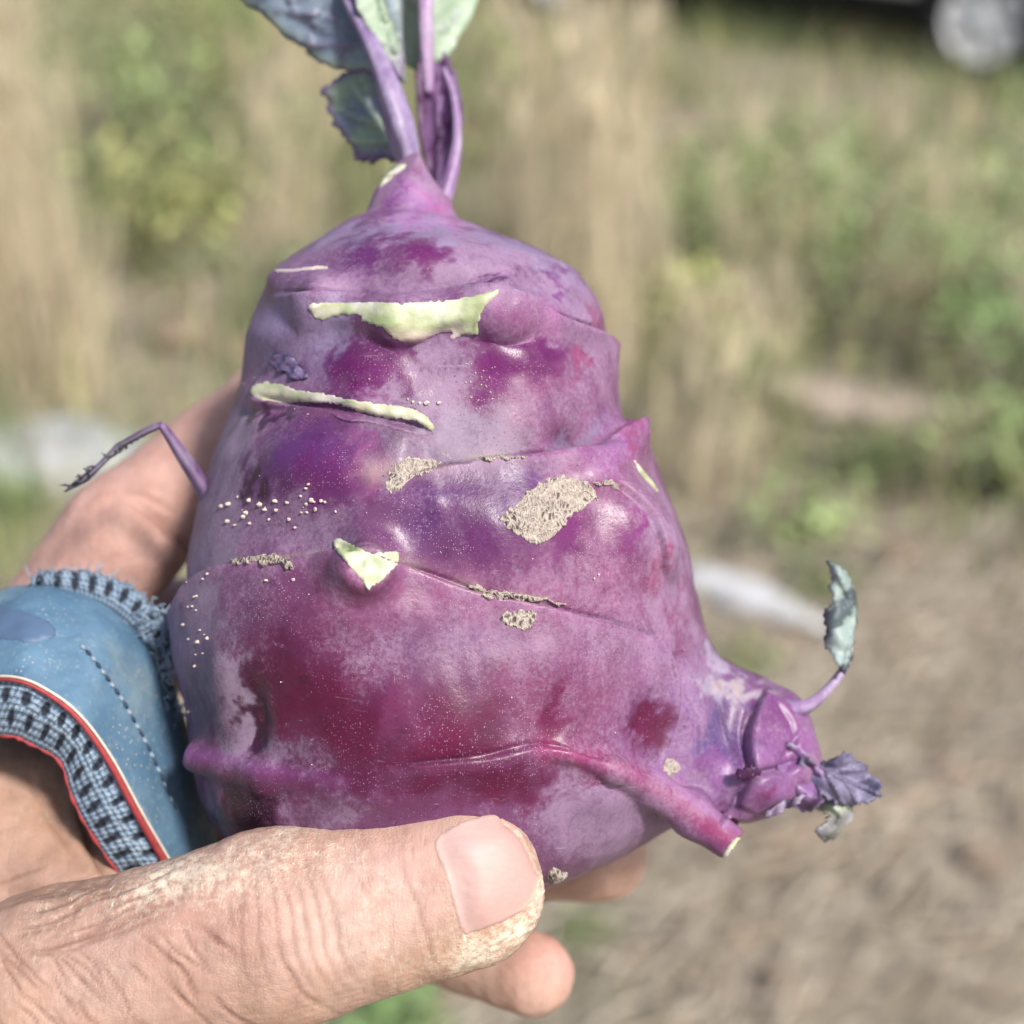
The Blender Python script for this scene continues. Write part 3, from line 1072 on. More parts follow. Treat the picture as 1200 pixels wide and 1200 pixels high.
def normals(V, Q):
    n = np.cross(V[Q[:, 2]] - V[Q[:, 0]], V[Q[:, 3]] - V[Q[:, 1]])
    N = np.zeros_like(V)
    for k in range(4):
        np.add.at(N, Q[:, k], n)
    return N / (np.linalg.norm(N, axis=1)[:, None] + 1e-12)


bN = normals(bV, bQ)
X, Y = pix(bV)
tc = np.array(CAMP) - bV
tc /= np.linalg.norm(tc, axis=1)[:, None]
facing = np.einsum('ij,ij->i', tc, bN)
if np.median(np.einsum('ij,ij->i', bN, bV - bV.mean(0))) < 0:
    bQ = bQ[:, ::-1].copy()
    bN = -bN
    facing = -facing
FW = sstep(-0.05, 0.25, facing)              # 1 on the side that faces the camera
FWd = sstep(-0.55, -0.05, facing)             # relief runs on over the outline
disp = np.zeros(len(bV))


WX, WY = 0.0, 0.0


def blob(x, y, rx, ry, rot=0.0, hard=1.0):
    c, s = math.cos(math.radians(rot)), math.sin(math.radians(rot))
    xx, yy = X + WX - x, Y + WY - y
    u, v = (xx * c + yy * s) / rx, (-xx * s + yy * c) / ry
    return np.exp(-((u * u + v * v) ** hard)) * FW


def ring(pts, h, wu=12.0, wd=38.0, groove=0.5, n=6, ends=0.12):
    """terrace edge: groove above the line, swelling below it"""
    d, s, fr = near_line(X, Y, cat(pts, n), 130)
    win = (d < 500) * sstep(0, ends, fr) * sstep(1, 1 - ends, fr) * FWd * sstep(125, 80, d)
    up = -groove * np.exp(-(d / (wu * 2.0)) ** 1.3)
    dn = (1 - groove) * np.exp(-(d / wd) ** 1.3) * sstep(0.0, 5.0, d) - groove * sstep(5.0, 0.0, d)
    crack = -0.22 * np.exp(-((d * s + 1.0) / 2.6) ** 2)
    return win * h * (np.where(s > 0, dn, up) + crack)


R1a = [(150, 790), (205, 708), (225, 678), (262, 661), (330, 655), (388, 645), (430, 640)]
R1b = [(430, 640), (480, 660), (560, 690), (640, 706), (720, 728), (770, 742)]
R2 = [(470, 556), (520, 545), (575, 536), (640, 529), (690, 518), (720, 503), (748, 489), (790, 470)]
R3 = [(592, 335), (620, 350), (660, 368), (710, 386), (735, 404), (775, 430)]
R6 = [(470, 892), (560, 884), (640, 872), (720, 892)]
R7 = [(700, 560), (745, 578), (775, 612), (784, 660), (770, 690)]
mm = 0.001
disp += ring(R1a, 3.2 * mm, 16, 46) + ring(R1b, 2.6 * mm, 14, 44, ends=0.2) + ring(R2, 3.0 * mm, 18, 46) + ring(R6, 0.6 * mm, 5, 20)
disp += ring([(288, 462), (330, 470), (420, 484), (505, 506)], 2.2 * mm, 8, 40, 0.3)          # tier under the thin ledge
disp += ring([(315, 345), (380, 338), (470, 346), (592, 334)], 1.6 * mm, 14, 40, 0.5)
disp += ring(R3, 2.2 * mm, 12, 40) + ring([(215, 888), (300, 900), (420, 920)], -0.5 * mm, 8, 20) * 0
disp += ring([(784, 690), (778, 640), (760, 600), (715, 566)], 1.0 * mm, 8, 40)      # inner side of the rolled edge
disp += ring([(775, 905), (792, 850), (797, 800), (790, 760)], -1.2 * mm, 14, 30, 0.2)
# leaf sheaths lapping over the side shoot
disp += ring([(886, 912), (877, 886), (877, 856), (888, 822), (896, 806)], 2.0 * mm, 7, 34, 0.4, ends=0.1)
disp += ring([(860, 946), (868, 932), (884, 910), (914, 901), (938, 890)], 1.8 * mm, 7, 34, 0.4, ends=0.1)
for x, y, rx, ry, hgt in [(610, 420, 55, 38, 1.3), (430, 430, 50, 45, 1.1), (370, 545, 70, 36, 1.4), (350, 760, 110, 70, 1.2), (500, 850, 90, 60, 0.8), (610, 610, 80, 55, 1.0), (485, 305, 60, 26, 0.9), (690, 560, 30, 20, 0.4),
                          (640, 470, 70, 40, 0.7), (765, 850, 26, 40, -1.2), (300, 850, 16, 50, -0.9), (268, 790, 18, 70, 0.7), (688, 511, 32, 11, -2.6), (655, 780, 60, 50, 0.7), (320, 480, 40, 10, -0.9), (290, 945, 50, 30, 0.6),
                          (545, 470, 40, 40, -0.6), (395, 400, 30, 40, -0.6), (520, 385, 30, 12, -0.4), (580, 312, 30, 24, 0.4), (330, 395, 40, 25, 0.8), (700, 440, 30, 40, 0.6), (480, 590, 60, 26, 0.8), (330, 620, 60, 22, -0.5),
                          (858, 865, 16, 50, -1.2), (815, 850, 18, 60, 0.8), (905, 930, 20, 14, 0.5), (700, 930, 40, 25, 0.7), (430, 720, 60, 30, 0.6), (600, 900, 50, 30, 0.5), (440, 930, 60, 20, 0.5)]:
    disp += blob(x, y, rx, ry) * hgt * 1.7 * mm
Pm = bV / 0.04
disp += 0.9 * mm * vnoise(Pm, 0.5, 2) + 0.22 * mm * vnoise(Pm, 2.2, 3)
# fine creases
for pts, h in [([(560, 884), (610, 874), (660, 876), (700, 888)], 0.25), ([(640, 868), (632, 900), (636, 935)], 0.15), ([(648, 872), (642, 905), (645, 940)], 0.12), ([(402, 640), (395, 655), (380, 672)], 0.2),
               ([(700, 520), (650, 533), (600, 537)], 0.3), ([(690, 730), (750, 745), (790, 742)], 0.12), ([(880, 822), (874, 860), (880, 905)], 0.5), ([(845, 962), (866, 938), (886, 905)], 0.5), ([(345, 880), (370, 868)], 0.1), ([(905, 826), (925, 850), (932, 880)], 0.5), ([(915, 890), (930, 870), (940, 850)], 0.5), ([(890, 905), (915, 905), (936, 895)], 0.6), ([(835, 800), (850, 840), (858, 880)], 0.7), ([(800, 800), (812, 850), (812, 900)], 0.5)]:
    d, s, fr = near_line(X, Y, cat(pts, 6))
    disp -= h * mm * np.exp(-(d / 3.2) ** 2) * FW * np.sin(np.clip(fr, 0.02, 0.98) * math.pi) ** 0.5
bV = bV + bN * disp[:, None]
BULB = Surf(bV, bQ)

# ---- pigment and waxy bloom
base = np.tile(lin(124, 74, 116), (len(bV), 1))
nz = vnoise(Pm, 1.3, 4)
nz2 = vnoise(Pm + 3.1, 5.0, 3)
bloom = np.clip(0.42 + 0.35 * nz + 0.2 * nz2, 0, 1)


def dab(col, w):
    global base
    w = np.clip(w, 0, 1)[:, None]
    base = base * (1 - w) + col * w


MAG, MAR, DEEP, PINK, LIL, BLUE, GREY, VIO = lin(106, 28, 96), lin(98, 18, 62), lin(52, 15, 44), lin(144, 80, 120), lin(134, 96, 138), lin(116, 108, 154), lin(128, 118, 138), lin(88, 44, 104)
edge = 0.22 * nz2                             # ragged borders


def area(col, x, y, rx, ry, rot=0, amt=1.0, bl=None, hard=1.7):
    global bloom
    w = np.clip(blob(x, y, rx, ry, rot, hard) * (1 + edge * 1.5), 0, 1) * amt
    dab(col, w)
    if bl is not None:
        bloom = bloom * (1 - w) + bl * w


# ragged, streaky borders: warp the picture of the patches with noise
WX = 10 * vnoise(Pm + 1.0, 1.3, 4) + 13 * vnoise(Pm + 2.0, 9.0, 3)
WY = 10 * vnoise(Pm + 5.0, 1.2, 4) + 13 * vnoise(Pm + 6.0, 8.0, 3)
# broad fields
area(LIL, 530, 300, 200, 60, 0, 0.8, 0.75)
area(BLUE, 470, 272, 150, 16, 0, 0.8, 0.9)
area(BLUE, 640, 300, 70, 18, 32, 0.6, 0.8)
area(LIL, 680, 400, 80, 90, 0, 0.8, 0.65)
area(PINK, 640, 470, 90, 60, 0, 0.75, 0.35)
area(LIL, 690, 480, 60, 50, 0, 0.5, 0.6)
area(BLUE, 330, 390, 50, 50, 0, 0.8, 0.8)
area(BLUE, 392, 400, 34, 46, 10, 0.9, 0.85)
area(LIL, 500, 420, 46, 60, 0, 0.8, 0.7)
area(GREY * 0.85, 530, 515, 90, 50, 5, 0.75, 0.8)
area(GREY, 275, 520, 26, 60, 10, 0.8, 0.85)
area(GREY, 246, 610, 22, 60, 12, 0.8, 0.8)
area(LIL * 0.75, 330, 610, 90, 34, 0, 0.85, 0.6)
area(VIO, 570, 605, 110, 62, 5, 0.85, 0.25)
area(PINK, 715, 590, 80, 110, 0, 0.6, 0.35)
area(LIL, 790, 690, 40, 120, -8, 0.8, 0.8)
area(PINK, 660, 740, 140, 90, 0, 0.7, 0.4)
area(LIL, 720, 770, 60, 70, 0, 0.5, 0.6)
area(LIL * 0.9, 540, 770, 110, 44, 0, 0.6, 0.6)
area(PINK, 440, 700, 130, 40, 0, 0.7, 0.35)
area(GREY * 0.85, 228, 720, 26, 80, 0, 0.8, 0.85)
area(LIL * 0.8, 290, 730, 60, 60, 0, 0.6, 0.7)
area(MAR, 470, 860, 270, 85, 0, 0.85, 0.12)
area(MAR, 350, 780, 90, 90, 0, 0.7, 0.15)
area(PINK * 0.9, 620, 830, 50, 60, 0, 0.6, 0.4)
area(PINK * 0.9, 720, 820, 60, 60, 0, 0.6, 0.4)
area(LIL * 0.8, 720, 955, 100, 60, -10, 0.9, 0.75)
area(LIL * 0.6, 330, 885, 80, 22, 5, 0.75, 0.75)
area(GREY * 0.75, 272, 810, 18, 80, -4, 0.8, 0.85)
area(LIL * 0.7, 380, 945, 60, 24, 0, 0.6, 0.7)
area(lin(136, 96, 146), 840, 870, 110, 110, 0, 0.8, 0.45)
# bare, polished pigment
area(lin(104, 46, 108), 425, 303, 30, 24, 0, 0.9, 0.15)
area(MAG, 487, 308, 34, 30, 0, 0.9, 0.1)
rr_ = np.hypot(X - 588, Y - 308)
w = np.exp(-((rr_ - 22) / 6) ** 2) * sstep(200, 60, np.degrees(np.arctan2(Y - 312, X - 580)) % 360) * FW
dab(lin(100, 36, 100), w * 0.85)
area(lin(100, 36, 100), 572, 331, 13, 7, 0, 0.9, 0.1)
area(lin(120, 60, 124), 655, 325, 8, 20, -30, 0.8, 0.2)
area(MAG, 432, 432, 44, 44, -20, 0.95, 0.08, 2.5)
area(MAG, 470, 400, 12, 22, 20, 0.7, 0.1)
area(MAG * 0.9, 482, 438, 8, 36, 4, 0.9, 0.1)
area(MAG, 606, 420, 54, 32, 0, 1.0, 0.06, 2.5)
area(MAG * 1.2, 580, 448, 26, 30, -20, 0.8, 0.1)
area(lin(150, 66, 112), 672, 430, 7, 34, 14, 0.8, 0.2)
area(lin(150, 66, 110), 715, 385, 9, 40, -20, 0.6, 0.2)
area(lin(128, 50, 92), 729, 395, 8, 44, 0, 0.7, 0.2)
area(VIO * 1.1, 370, 540, 84, 44, -8, 0.9, 0.12)
area(MAG, 400, 560, 54, 30, -12, 0.7, 0.08)
area(lin(150, 84, 130), 436, 545, 16, 40, 0, 0.6, 0.2)
area(DEEP, 302, 560, 13, 26, 6, 0.85, 0.1)
area(DEEP * 1.1, 322, 482, 38, 9, 8, 0.9, 0.1)
area(MAG, 560, 640, 60, 30, 10, 0.6, 0.1)
area(MAG, 660, 615, 36, 30, -20, 0.8, 0.1)
area(lin(128, 44, 116), 742, 615, 20, 28, 30, 0.85, 0.15)
area(lin(150, 60, 96), 768, 660, 14, 30, 15, 0.6, 0.2)
area(MAR * 0.85, 420, 845, 44, 46, 0, 0.9, 0.06)
area(MAR * 1.1, 530, 862, 60, 42, 0, 0.9, 0.06)
area(MAR * 0.7, 350, 790, 56, 54, 0, 0.6, 0.08)
area(lin(122, 54, 96), 480, 830, 22, 50, 0, 0.6, 0.25)
area(DEEP, 297, 850, 12, 30, -4, 0.9, 0.05)
area(DEEP * 1.1, 300, 800, 14, 30, 10, 0.6, 0.1)
area(DEEP * 1.1, 236, 830, 17, 46, -6, 0.8, 0.1)
area(MAR * 1.1, 650, 835, 12, 44, 14, 0.8, 0.1)
area(MAR * 0.9, 768, 846, 24, 36, 20, 0.95, 0.05, 2.5)
area(MAR * 1.1, 598, 925, 46, 26, 0, 0.9, 0.08, 2.0)
area(DEEP * 0.8, 285, 946, 40, 30, 10, 1.0, 0.04, 2.5)
area(lin(124, 44, 92), 700, 905, 18, 13, 0, 0.7, 0.15)
area(MAR * 0.8, 470, 905, 190, 22, 2, 0.6, 0.1)
area(lin(130, 50, 96), 805, 720, 9, 60, -4, 0.5, 0.3)
# spire, keels, shoot
area(lin(150, 92, 158), 480, 235, 34, 34, 0, 0.8, 0.5)
area(lin(128, 62, 138), 449, 240, 8, 26, 18, 0.7, 0.3)
area(lin(130, 60, 132), 470, 222, 5, 22, -14, 0.7, 0.2)
area(lin(176, 104, 156), 520, 250, 40, 12, 40, 0.6, 0.3)
area(lin(164, 100, 172), 500, 262, 60, 8, 0, 0.5, 0.8)
area(lin(156, 94, 144), 622, 368, 46, 20, 12, 0.8, 0.4)
area(lin(120, 80, 140), 520, 386, 60, 10, 0, 0.5, 0.6)
area(lin(160, 100, 162), 720, 520, 26, 40, 40, 0.7, 0.5)
area(lin(150, 60, 100), 742, 512, 6, 30, 18, 0.7, 0.2)
area(lin(90, 84, 130), 690, 510, 26, 10, -14, 0.7, 0.7)
d, s, fr = near_line(X, Y, cat([(640, 878), (700, 888), (760, 915), (812, 955), (862, 985)], 6))
dab(lin(150, 44, 98), np.exp(-((d - 2) / 12) ** 2) * FW * 0.75)
dab(lin(172, 120, 168), np.exp(-((d * s + 14) / 7) ** 2) * FW * 0.7 * (fr > 0.5))
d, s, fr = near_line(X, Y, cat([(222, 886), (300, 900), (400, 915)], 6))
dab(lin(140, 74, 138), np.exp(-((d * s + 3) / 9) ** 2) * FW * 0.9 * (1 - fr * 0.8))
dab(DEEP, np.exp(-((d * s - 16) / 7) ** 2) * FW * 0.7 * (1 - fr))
area(lin(92, 76, 130), 855, 860, 32, 62, 10, 0.9, 0.3)
area(lin(140, 76, 146), 838, 905, 24, 22, 0, 0.7, 0.3)
area(lin(150, 62, 138), 902, 850, 20, 26, 0, 0.8, 0.2)
area(lin(134, 80, 138), 912, 872, 40, 60, 0, 0.9, 0.3)
area(lin(140, 92, 146), 905, 915, 30, 30, 10, 0.7, 0.3)
area(lin(124, 40, 92), 884, 938, 14, 9, 0, 0.8, 0.2)
area(lin(108, 48, 108), 905, 846, 22, 24, 0, 0.6, 0.2)
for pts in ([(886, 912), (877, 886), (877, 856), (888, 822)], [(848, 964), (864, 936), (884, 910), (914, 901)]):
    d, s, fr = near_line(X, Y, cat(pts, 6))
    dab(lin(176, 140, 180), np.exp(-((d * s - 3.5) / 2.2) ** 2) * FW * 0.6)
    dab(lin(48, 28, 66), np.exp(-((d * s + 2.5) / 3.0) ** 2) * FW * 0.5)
area(lin(176, 170, 176), 870, 808, 44, 11, 8, 0.8, 0.9)
area(lin(190, 176, 160), 860, 806, 16, 8, 0, 0.6, 0.5)
area(lin(170, 170, 190), 838, 780, 9, 46, -10, 0.7, 0.9)
# dark dirt in the cracks themselves
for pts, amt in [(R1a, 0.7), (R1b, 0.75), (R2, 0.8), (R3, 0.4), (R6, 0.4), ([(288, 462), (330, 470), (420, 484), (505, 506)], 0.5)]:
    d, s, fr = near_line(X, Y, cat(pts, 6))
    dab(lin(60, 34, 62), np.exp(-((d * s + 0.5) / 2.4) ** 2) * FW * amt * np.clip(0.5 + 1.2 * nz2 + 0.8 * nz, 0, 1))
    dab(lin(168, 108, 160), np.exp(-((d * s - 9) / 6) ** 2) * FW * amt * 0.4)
# soil caught above the rings
for pts, wdt, amt in [(R1a, 5, 0.75), (R2[:4], 5, 0.6), (R1b[:4], 8, 0.35), ([(440, 560), (520, 545), (570, 540)], 16, 0.35)]:
    d, s, fr = near_line(X, Y, cat(pts, 6))
    w = np.exp(-(np.maximum(d + 2 * s, 0) / wdt) ** 2) * FW * amt * np.clip(0.6 + 1.2 * nz2 + 0.6 * nz, 0, 1)
    dab(lin(186, 172, 150), w)
lum = base @ np.array([0.3, 0.5, 0.2])
base = base * 1.0 + lum[:, None] * 0.0                     # waxy film greys the pigment
base = np.clip(0.74 * base * np.exp(0.10 * nz + 0.10 * nz2)[:, None], 0.003, 0.9)

g = G('kohlrabi_skin')
co = g.co()
gn = g.noise(1500, 4, 0.65)
gn2 = g.noise(420, 5, 0.6)
bl = g.attr('bloom', 'Fac')
streak = g.noise(260, 5, 0.7, g.mapping(co, (1.0, 1.0, 0.35), (0.2, 0.3, 0.4)))
grain = g.ramp(g.math('ADD', g.math('ADD', g.math('MULTIPLY', gn, 0.6), g.math('MULTIPLY', streak, 0.5)), g.math('MULTIPLY', bl, 0.55)), 0.66, 1.02)
c = g.mix(g.math('MULTIPLY', grain, 0.44), g.attr('Col'), tuple(lin(164, 142, 166)))
c = g.mix(g.ramp(gn2, 0.52, 0.72, 0, 0.5), c, g.mix(1.0, c, (0.62, 0.42, 0.55, 1), 'MULTIPLY'))
# pores showing through the wax
po = g.vor(2300, 'F1', 'Distance', g.mapping(co, (1, 1, 0.8), (0.7, 0.1, 0.3)))
c = g.mix(g.math('MULTIPLY', g.ramp(po, 0.36, 0.16, 0, 0.55), g.ramp(g.noise(130, 5, 0.65), 0.40, 0.62)), c, g.mix(1.0, c, (0.45, 0.34, 0.45, 1), 'MULTIPLY'))
scr = g.noise(300, 6, 0.75, g.mapping(co, (0.5, 2.2, 3.2), (0.3, 0.6, 0.9)), 0.8)
c = g.mix(g.ramp(scr, 0.63, 0.70, 0, 0.4), c, tuple(lin(176, 158, 180)))
c = g.mix(g.ramp(scr, 0.36, 0.28, 0, 0.45), c, g.mix(1.0, c, (0.5, 0.36, 0.5, 1), 'MULTIPLY'))
# dust specks
sp = g.n.new('ShaderNodeTexVoronoi')
sp.inputs['Scale'].default_value = 3000
g.l.new(co, sp.inputs['Vector'])
sep = g.n.new('ShaderNodeSeparateColor')
g.l.new(sp.outputs['Color'], sep.inputs[0])
sel = g.math('MULTIPLY', g.ramp(sep.outputs[0], 0.25, 0.95), g.ramp(g.noise(110, 6, 0.7), 0.42, 0.70))
spk = g.math('MULTIPLY', g.ramp(sp.outputs['Distance'], 0.36, 0.14), sel)
c = g.mix(g.math('MULTIPLY', spk, 0.5), c, tuple(lin(214, 190, 208)))
dk = g.n.new('ShaderNodeTexVoronoi')
dk.inputs['Scale'].default_value = 1300
g.l.new(g.mapping(co, (1, 1, 1), (0.4, 0.3, 1.0)), dk.inputs['Vector'])
sep2 = g.n.new('ShaderNodeSeparateColor')
g.l.new(dk.outputs['Color'], sep2.inputs[0])
dsel = g.math('MULTIPLY', g.ramp(sep2.outputs[1], 0.80, 0.84), g.ramp(g.noise(90, 3, 0.5, g.mapping(co, (1, 1, 1), (1, 2, 0.5))), 0.5, 0.62))
dks = g.math('MULTIPLY', g.ramp(dk.outputs['Distance'], 0.24, 0.12), dsel)
c = g.mix(g.math('MULTIPLY', dks, 0.8), c, tuple(lin(64, 30, 62)))
h = g.math('ADD', g.math('MULTIPLY', gn, 0.35), g.math('MULTIPLY', spk, 0.9))
bp = g.bump(g.math('ADD', h, g.math('MULTIPLY', gn2, 0.6)), 0.35, 0.0004)
g.set(Base_Color=c, Roughness=g.ramp(g.math('ADD', grain, g.math('MULTIPLY', bl, 0.5)), 0.0, 1.2, 0.33, 0.62), Normal=bp, Specular_IOR_Level=0.42)
g.b.inputs['Subsurface Weight'].default_value = 0.06
g.b.inputs['Subsurface Radius'].default_value = (0.0020, 0.0008, 0.0012)
g.b.inputs['Subsurface Scale'].default_value = 1.0
KSKIN = g.m

krt = empty('kohlrabi', bV[np.argmin(bV[:, 2])].tolist(), 'purple kohlrabi with cut leaf stubs held upright in the dusty hand', 'kohlrabi')
obj('bulb', bV, bQ, KSKIN, krt, True, {'Col': base, 'bloom': bloom})

# ---- cut leaf bases
g = G('fresh_cut_flesh')
n = g.noise(500, 5, 0.6)
c = g.mix(g.ramp(g.noise(160, 4), 0.35, 0.65), g.attr('Col'), g.mix(1.0, g.attr('Col'), (0.80, 0.86, 0.66, 1), 'MULTIPLY'))
g.set(Base_Color=c, Roughness=0.42, Normal=g.bump(n, 0.35, 0.0006))
g.b.inputs['Subsurface Weight'].default_value = 0.15
g.b.inputs['Subsurface Radius'].default_value = (0.002, 0.002, 0.001)
g.b.inputs['Subsurface Scale'].default_value = 1.0
FLESH = g.m
CREAM, LGREEN, PALEPK = lin(206, 203, 190), lin(184, 194, 158), lin(202, 174, 186)


def flesh_col(fn):
    def f(d, x, y):
        t = np.clip(fn(d, x, y), 0, 1)[:, None]
        n_ = np.clip(0.45 + 0.9 * vnoise(np.column_stack([x, y * 2.2, 0 * x]) / 40, 0.9, 3), 0, 1)
        c = CREAM * (1 - n_[:, None]) + LGREEN * 0.92 * n_[:, None]
        t = np.clip(t + 0.25 * sstep(3, 0.5, d)[:, None], 0, 1)
        return c * (1 - t) + PALEPK * t
    return {'Col': f}


s1 = [(358, 361), (360, 355), (368, 353), (395, 353), (430, 351), (470, 353), (520, 350), (555, 345), (578, 339), (592, 334), (584, 346), (568, 362), (563, 378), (562, 394), (545, 393), (526, 402), (523, 399), (528, 390), (520, 391), (506, 396), (497, 402), (487, 403), (470, 402), (460, 402), (456, 394), (448, 386), (430, 381), (417, 377), (421, 372), (405, 371), (392, 373), (378, 378), (366, 374)]
patch('cut_scar', s1, BULB, lambda d, x, y: 0.00015 * sstep(0, 2, d) + 0.0004 * sstep(500, 575, x) * sstep(0, 4, d) + 0.0004 * vnoise(np.column_stack([x, y * 1.6, 0 * x]) / 40, 0.8, 2) * sstep(0, 8, d), FLESH, krt, 3.0, flesh_col(lambda d, x, y: sstep(376, 400, y) * 0.9 - sstep(530, 560, x) * 0.6 + sstep(420, 370, x) * 0.2))
s2 = [(291, 456), (296, 449), (312, 445), (330, 449), (350, 455), (380, 459), (410, 466), (440, 470), (470, 474), (492, 480), (504, 488), (511, 501), (508, 509), (500, 503), (488, 496), (466, 493), (440, 488), (418, 482), (396, 476), (360, 473), (330, 473), (305, 470), (293, 464)]
patch('cut_scar', s2, BULB, lambda d, x, y: 0.00018 * sstep(0, 2, d) + 0.0004 * vnoise(np.column_stack([x, y, 0 * x]) / 40, 0.9, 2) * sstep(0, 6, d), FLESH, krt, 2.6, flesh_col(lambda d, x, y: 0.25 + 0 * x))
s3 = [(389, 634), (394, 629), (402, 630), (420, 640), (436, 647), (452, 645), (468, 645), (471, 652), (466, 664), (450, 680), (434, 693), (429, 693), (424, 682), (412, 668), (400, 655), (391, 645)]
patch('cut_scar', s3, BULB, lambda d, x, y: 0.0003 * sstep(0, 2, d) - 0.0007 * np.exp(-((x - 440 + (y - 660) * 0.2) / 7) ** 2) * sstep(2, 8, d) + 0.0004 * vnoise(np.column_stack([x, y, 0 * x]) / 30, 1.2, 2) * sstep(1, 5, d), FLESH, krt, 2.6, flesh_col(lambda d, x, y: 0 * x - 0.2))
s4 = [(741, 538), (745, 538), (756, 552), (768, 566), (776, 582), (770, 578), (758, 566), (747, 553)]
patch('cut_scar', s4, BULB, lambda d, x, y: 0.0006 * sstep(0, 4, d), FLESH, krt, 2.0, flesh_col(lambda d, x, y: 0 * x))
s5 = [(319, 321), (322, 314), (345, 314), (372, 310), (387, 311), (386, 316), (360, 318), (335, 321)]
patch('cut_scar', s5, BULB, lambda d, x, y: 0.0005 * sstep(0, 4, d), FLESH, krt, 2.0, flesh_col(lambda d, x, y: 0.5 + 0 * x))
s6 = [(443, 223), (445, 206), (452, 197), (468, 191), (479, 190), (474, 199), (463, 206), (455, 214)]
patch('cut_scar', s6, BULB, lambda d, x, y: 0.0006 * sstep(0, 5, d), FLESH, krt, 2.0, flesh_col(lambda d, x, y: 0 * x))
s7 = [(845, 1008), (846, 1000), (853, 990), (862, 980), (869, 978), (872, 986), (869, 998), (860, 1008), (850, 1012)]
patch('cut_scar', s7, BULB, lambda d, x, y: 0.0005 * sstep(0, 4, d), FLESH, krt, 2.0, flesh_col(lambda d, x, y: 0 * x))

# ---- corky scabs
def ragged(pts, amp=2.2):
    P = cat(pts, 4, True)
    return P + rng.normal(0, amp * 0.55, P.shape) + amp * 0.5 * np.column_stack([np.sin(np.arange(len(P)) * 2.1), np.cos(np.arange(len(P)) * 1.7)])


g = G('cork_scab')
wv = g.noise(520, 6, 0.75, g.mapping(g.co(), (1.6, 1, 0.7), (0.2, 0.7, 0.3)), 3.5)
wb = g.n.new('ShaderNodeTexNoise'); wb.inputs['Scale'].default_value = 420; g.l.new(g.co(), wb.inputs['Vector'])
wm = g.n.new('ShaderNodeMix'); wm.data_type = 'VECTOR'; wm.inputs[0].default_value = 0.0022
g.l.new(g.co(), wm.inputs[4]); g.l.new(wb.outputs['Color'], wm.inputs[5])
ve = g.vor(1150, 'DISTANCE_TO_EDGE', 'Distance', g.mapping(wm.outputs[1], (1.5, 1.0, 0.6), (0.5, 0.2, 0.8)))
net = g.ramp(ve, 0.02, 0.20, 1.0, 0.0)
c = g.mix(g.ramp(wv, 0.32, 0.60), tuple(lin(112, 94, 96)), tuple(lin(184, 172, 160)))
c = g.mix(g.math('MULTIPLY', g.math('MULTIPLY', net, wv), 0.9), c, tuple(lin(196, 186, 172)))
pit = g.math('MULTIPLY', g.ramp(ve, 0.16, 0.34), g.ramp(g.noise(260, 3), 0.42, 0.55))
c = g.mix(g.math('MULTIPLY', pit, 0.85), c, tuple(lin(70, 54, 62)))
g.set(Base_Color=c, Roughness=0.95, Normal=g.bump(g.math('ADD', g.math('MULTIPLY', wv, 0.7), g.math('SUBTRACT', g.math('MULTIPLY', net, 0.6), pit)), 0.7, 0.0005))
SCAB = g.m
patch('scab', ragged([(584, 606), (592, 598), (604, 590), (612, 578), (626, 568), (640, 560), (656, 557), (674, 559), (690, 563), (703, 584), (692, 590), (684, 598), (672, 605), (660, 618), (645, 632), (628, 641), (614, 634), (600, 626), (590, 616)]), BULB,
      lambda d, x, y: 0.00015 + 0.0001 * sstep(0, 10, d) + 0.00022 * vnoise(np.column_stack([x, y, 0 * x]) / 40, 3.0, 2) * sstep(0, 5, d), SCAB, krt, 2.0)
patch('scab', ragged([(450, 572), (452, 558), (460, 545), (474, 536), (492, 534), (508, 536), (518, 541), (512, 551), (498, 557), (482, 563), (470, 574), (458, 580)]), BULB,
      lambda d, x, y: 0.00015 + 0.00018 * vnoise(np.column_stack([x, y, 0 * x]) / 40, 3.0, 2) * sstep(0, 5, d), SCAB, krt, 2.0)
patch('scab', ragged([(585, 724), (592, 716), (606, 713), (622, 713), (632, 719), (628, 730), (618, 740), (604, 738), (592, 734)]), BULB, lambda d, x, y: 0.00015 + 0.00018 * vnoise(np.column_stack([x, y, 0 * x]) / 40, 3.0, 2) * sstep(0, 5, d), SCAB, krt, 2.0)
patch('scab', ragged([(640, 1026), (646, 1018), (658, 1019), (668, 1026), (660, 1034), (646, 1036)]), BULB, lambda d, x, y: 0.0012 * sstep(0, 5, d), SCAB, krt, 2.0)
patch('scab', ragged([(776, 902), (782, 888), (794, 890), (800, 902), (790, 912)]), BULB, lambda d, x, y: 0.0004 * sstep(0, 5, d), SCAB, krt, 2.0)
# split skin with dirt along the middle ring
patch('dirt_streak', ragged([(546, 686), (556, 684), (572, 689), (590, 692), (612, 695), (640, 700), (664, 706), (676, 712), (660, 711), (634, 706), (612, 705), (590, 703), (572, 704), (562, 697)]), BULB, lambda d, x, y: 0.0002 + 0.0003 * sstep(0, 3, d), SCAB, krt, 2.0)
patch('dirt_streak', ragged([(268, 657), (282, 652), (300, 649), (318, 648), (336, 652), (346, 664), (338, 670), (328, 661), (312, 664), (296, 660), (280, 662)]), BULB, lambda d, x, y: 0.0002 + 0.0005 * sstep(0, 3, d), SCAB, krt, 2.0)
patch('dirt_streak', ragged([(556, 536), (574, 532), (598, 534), (620, 534), (610, 539), (586, 540), (566, 541)]), BULB, lambda d, x, y: 0.0005 * sstep(0, 2, d), SCAB, krt, 2.0)
patch('dirt_streak', ragged([(690, 562), (704, 564), (712, 560), (722, 566), (726, 576), (714, 572), (700, 570)]), BULB, lambda d, x, y: 0.0005 * sstep(0, 2, d), SCAB, krt, 2.0)

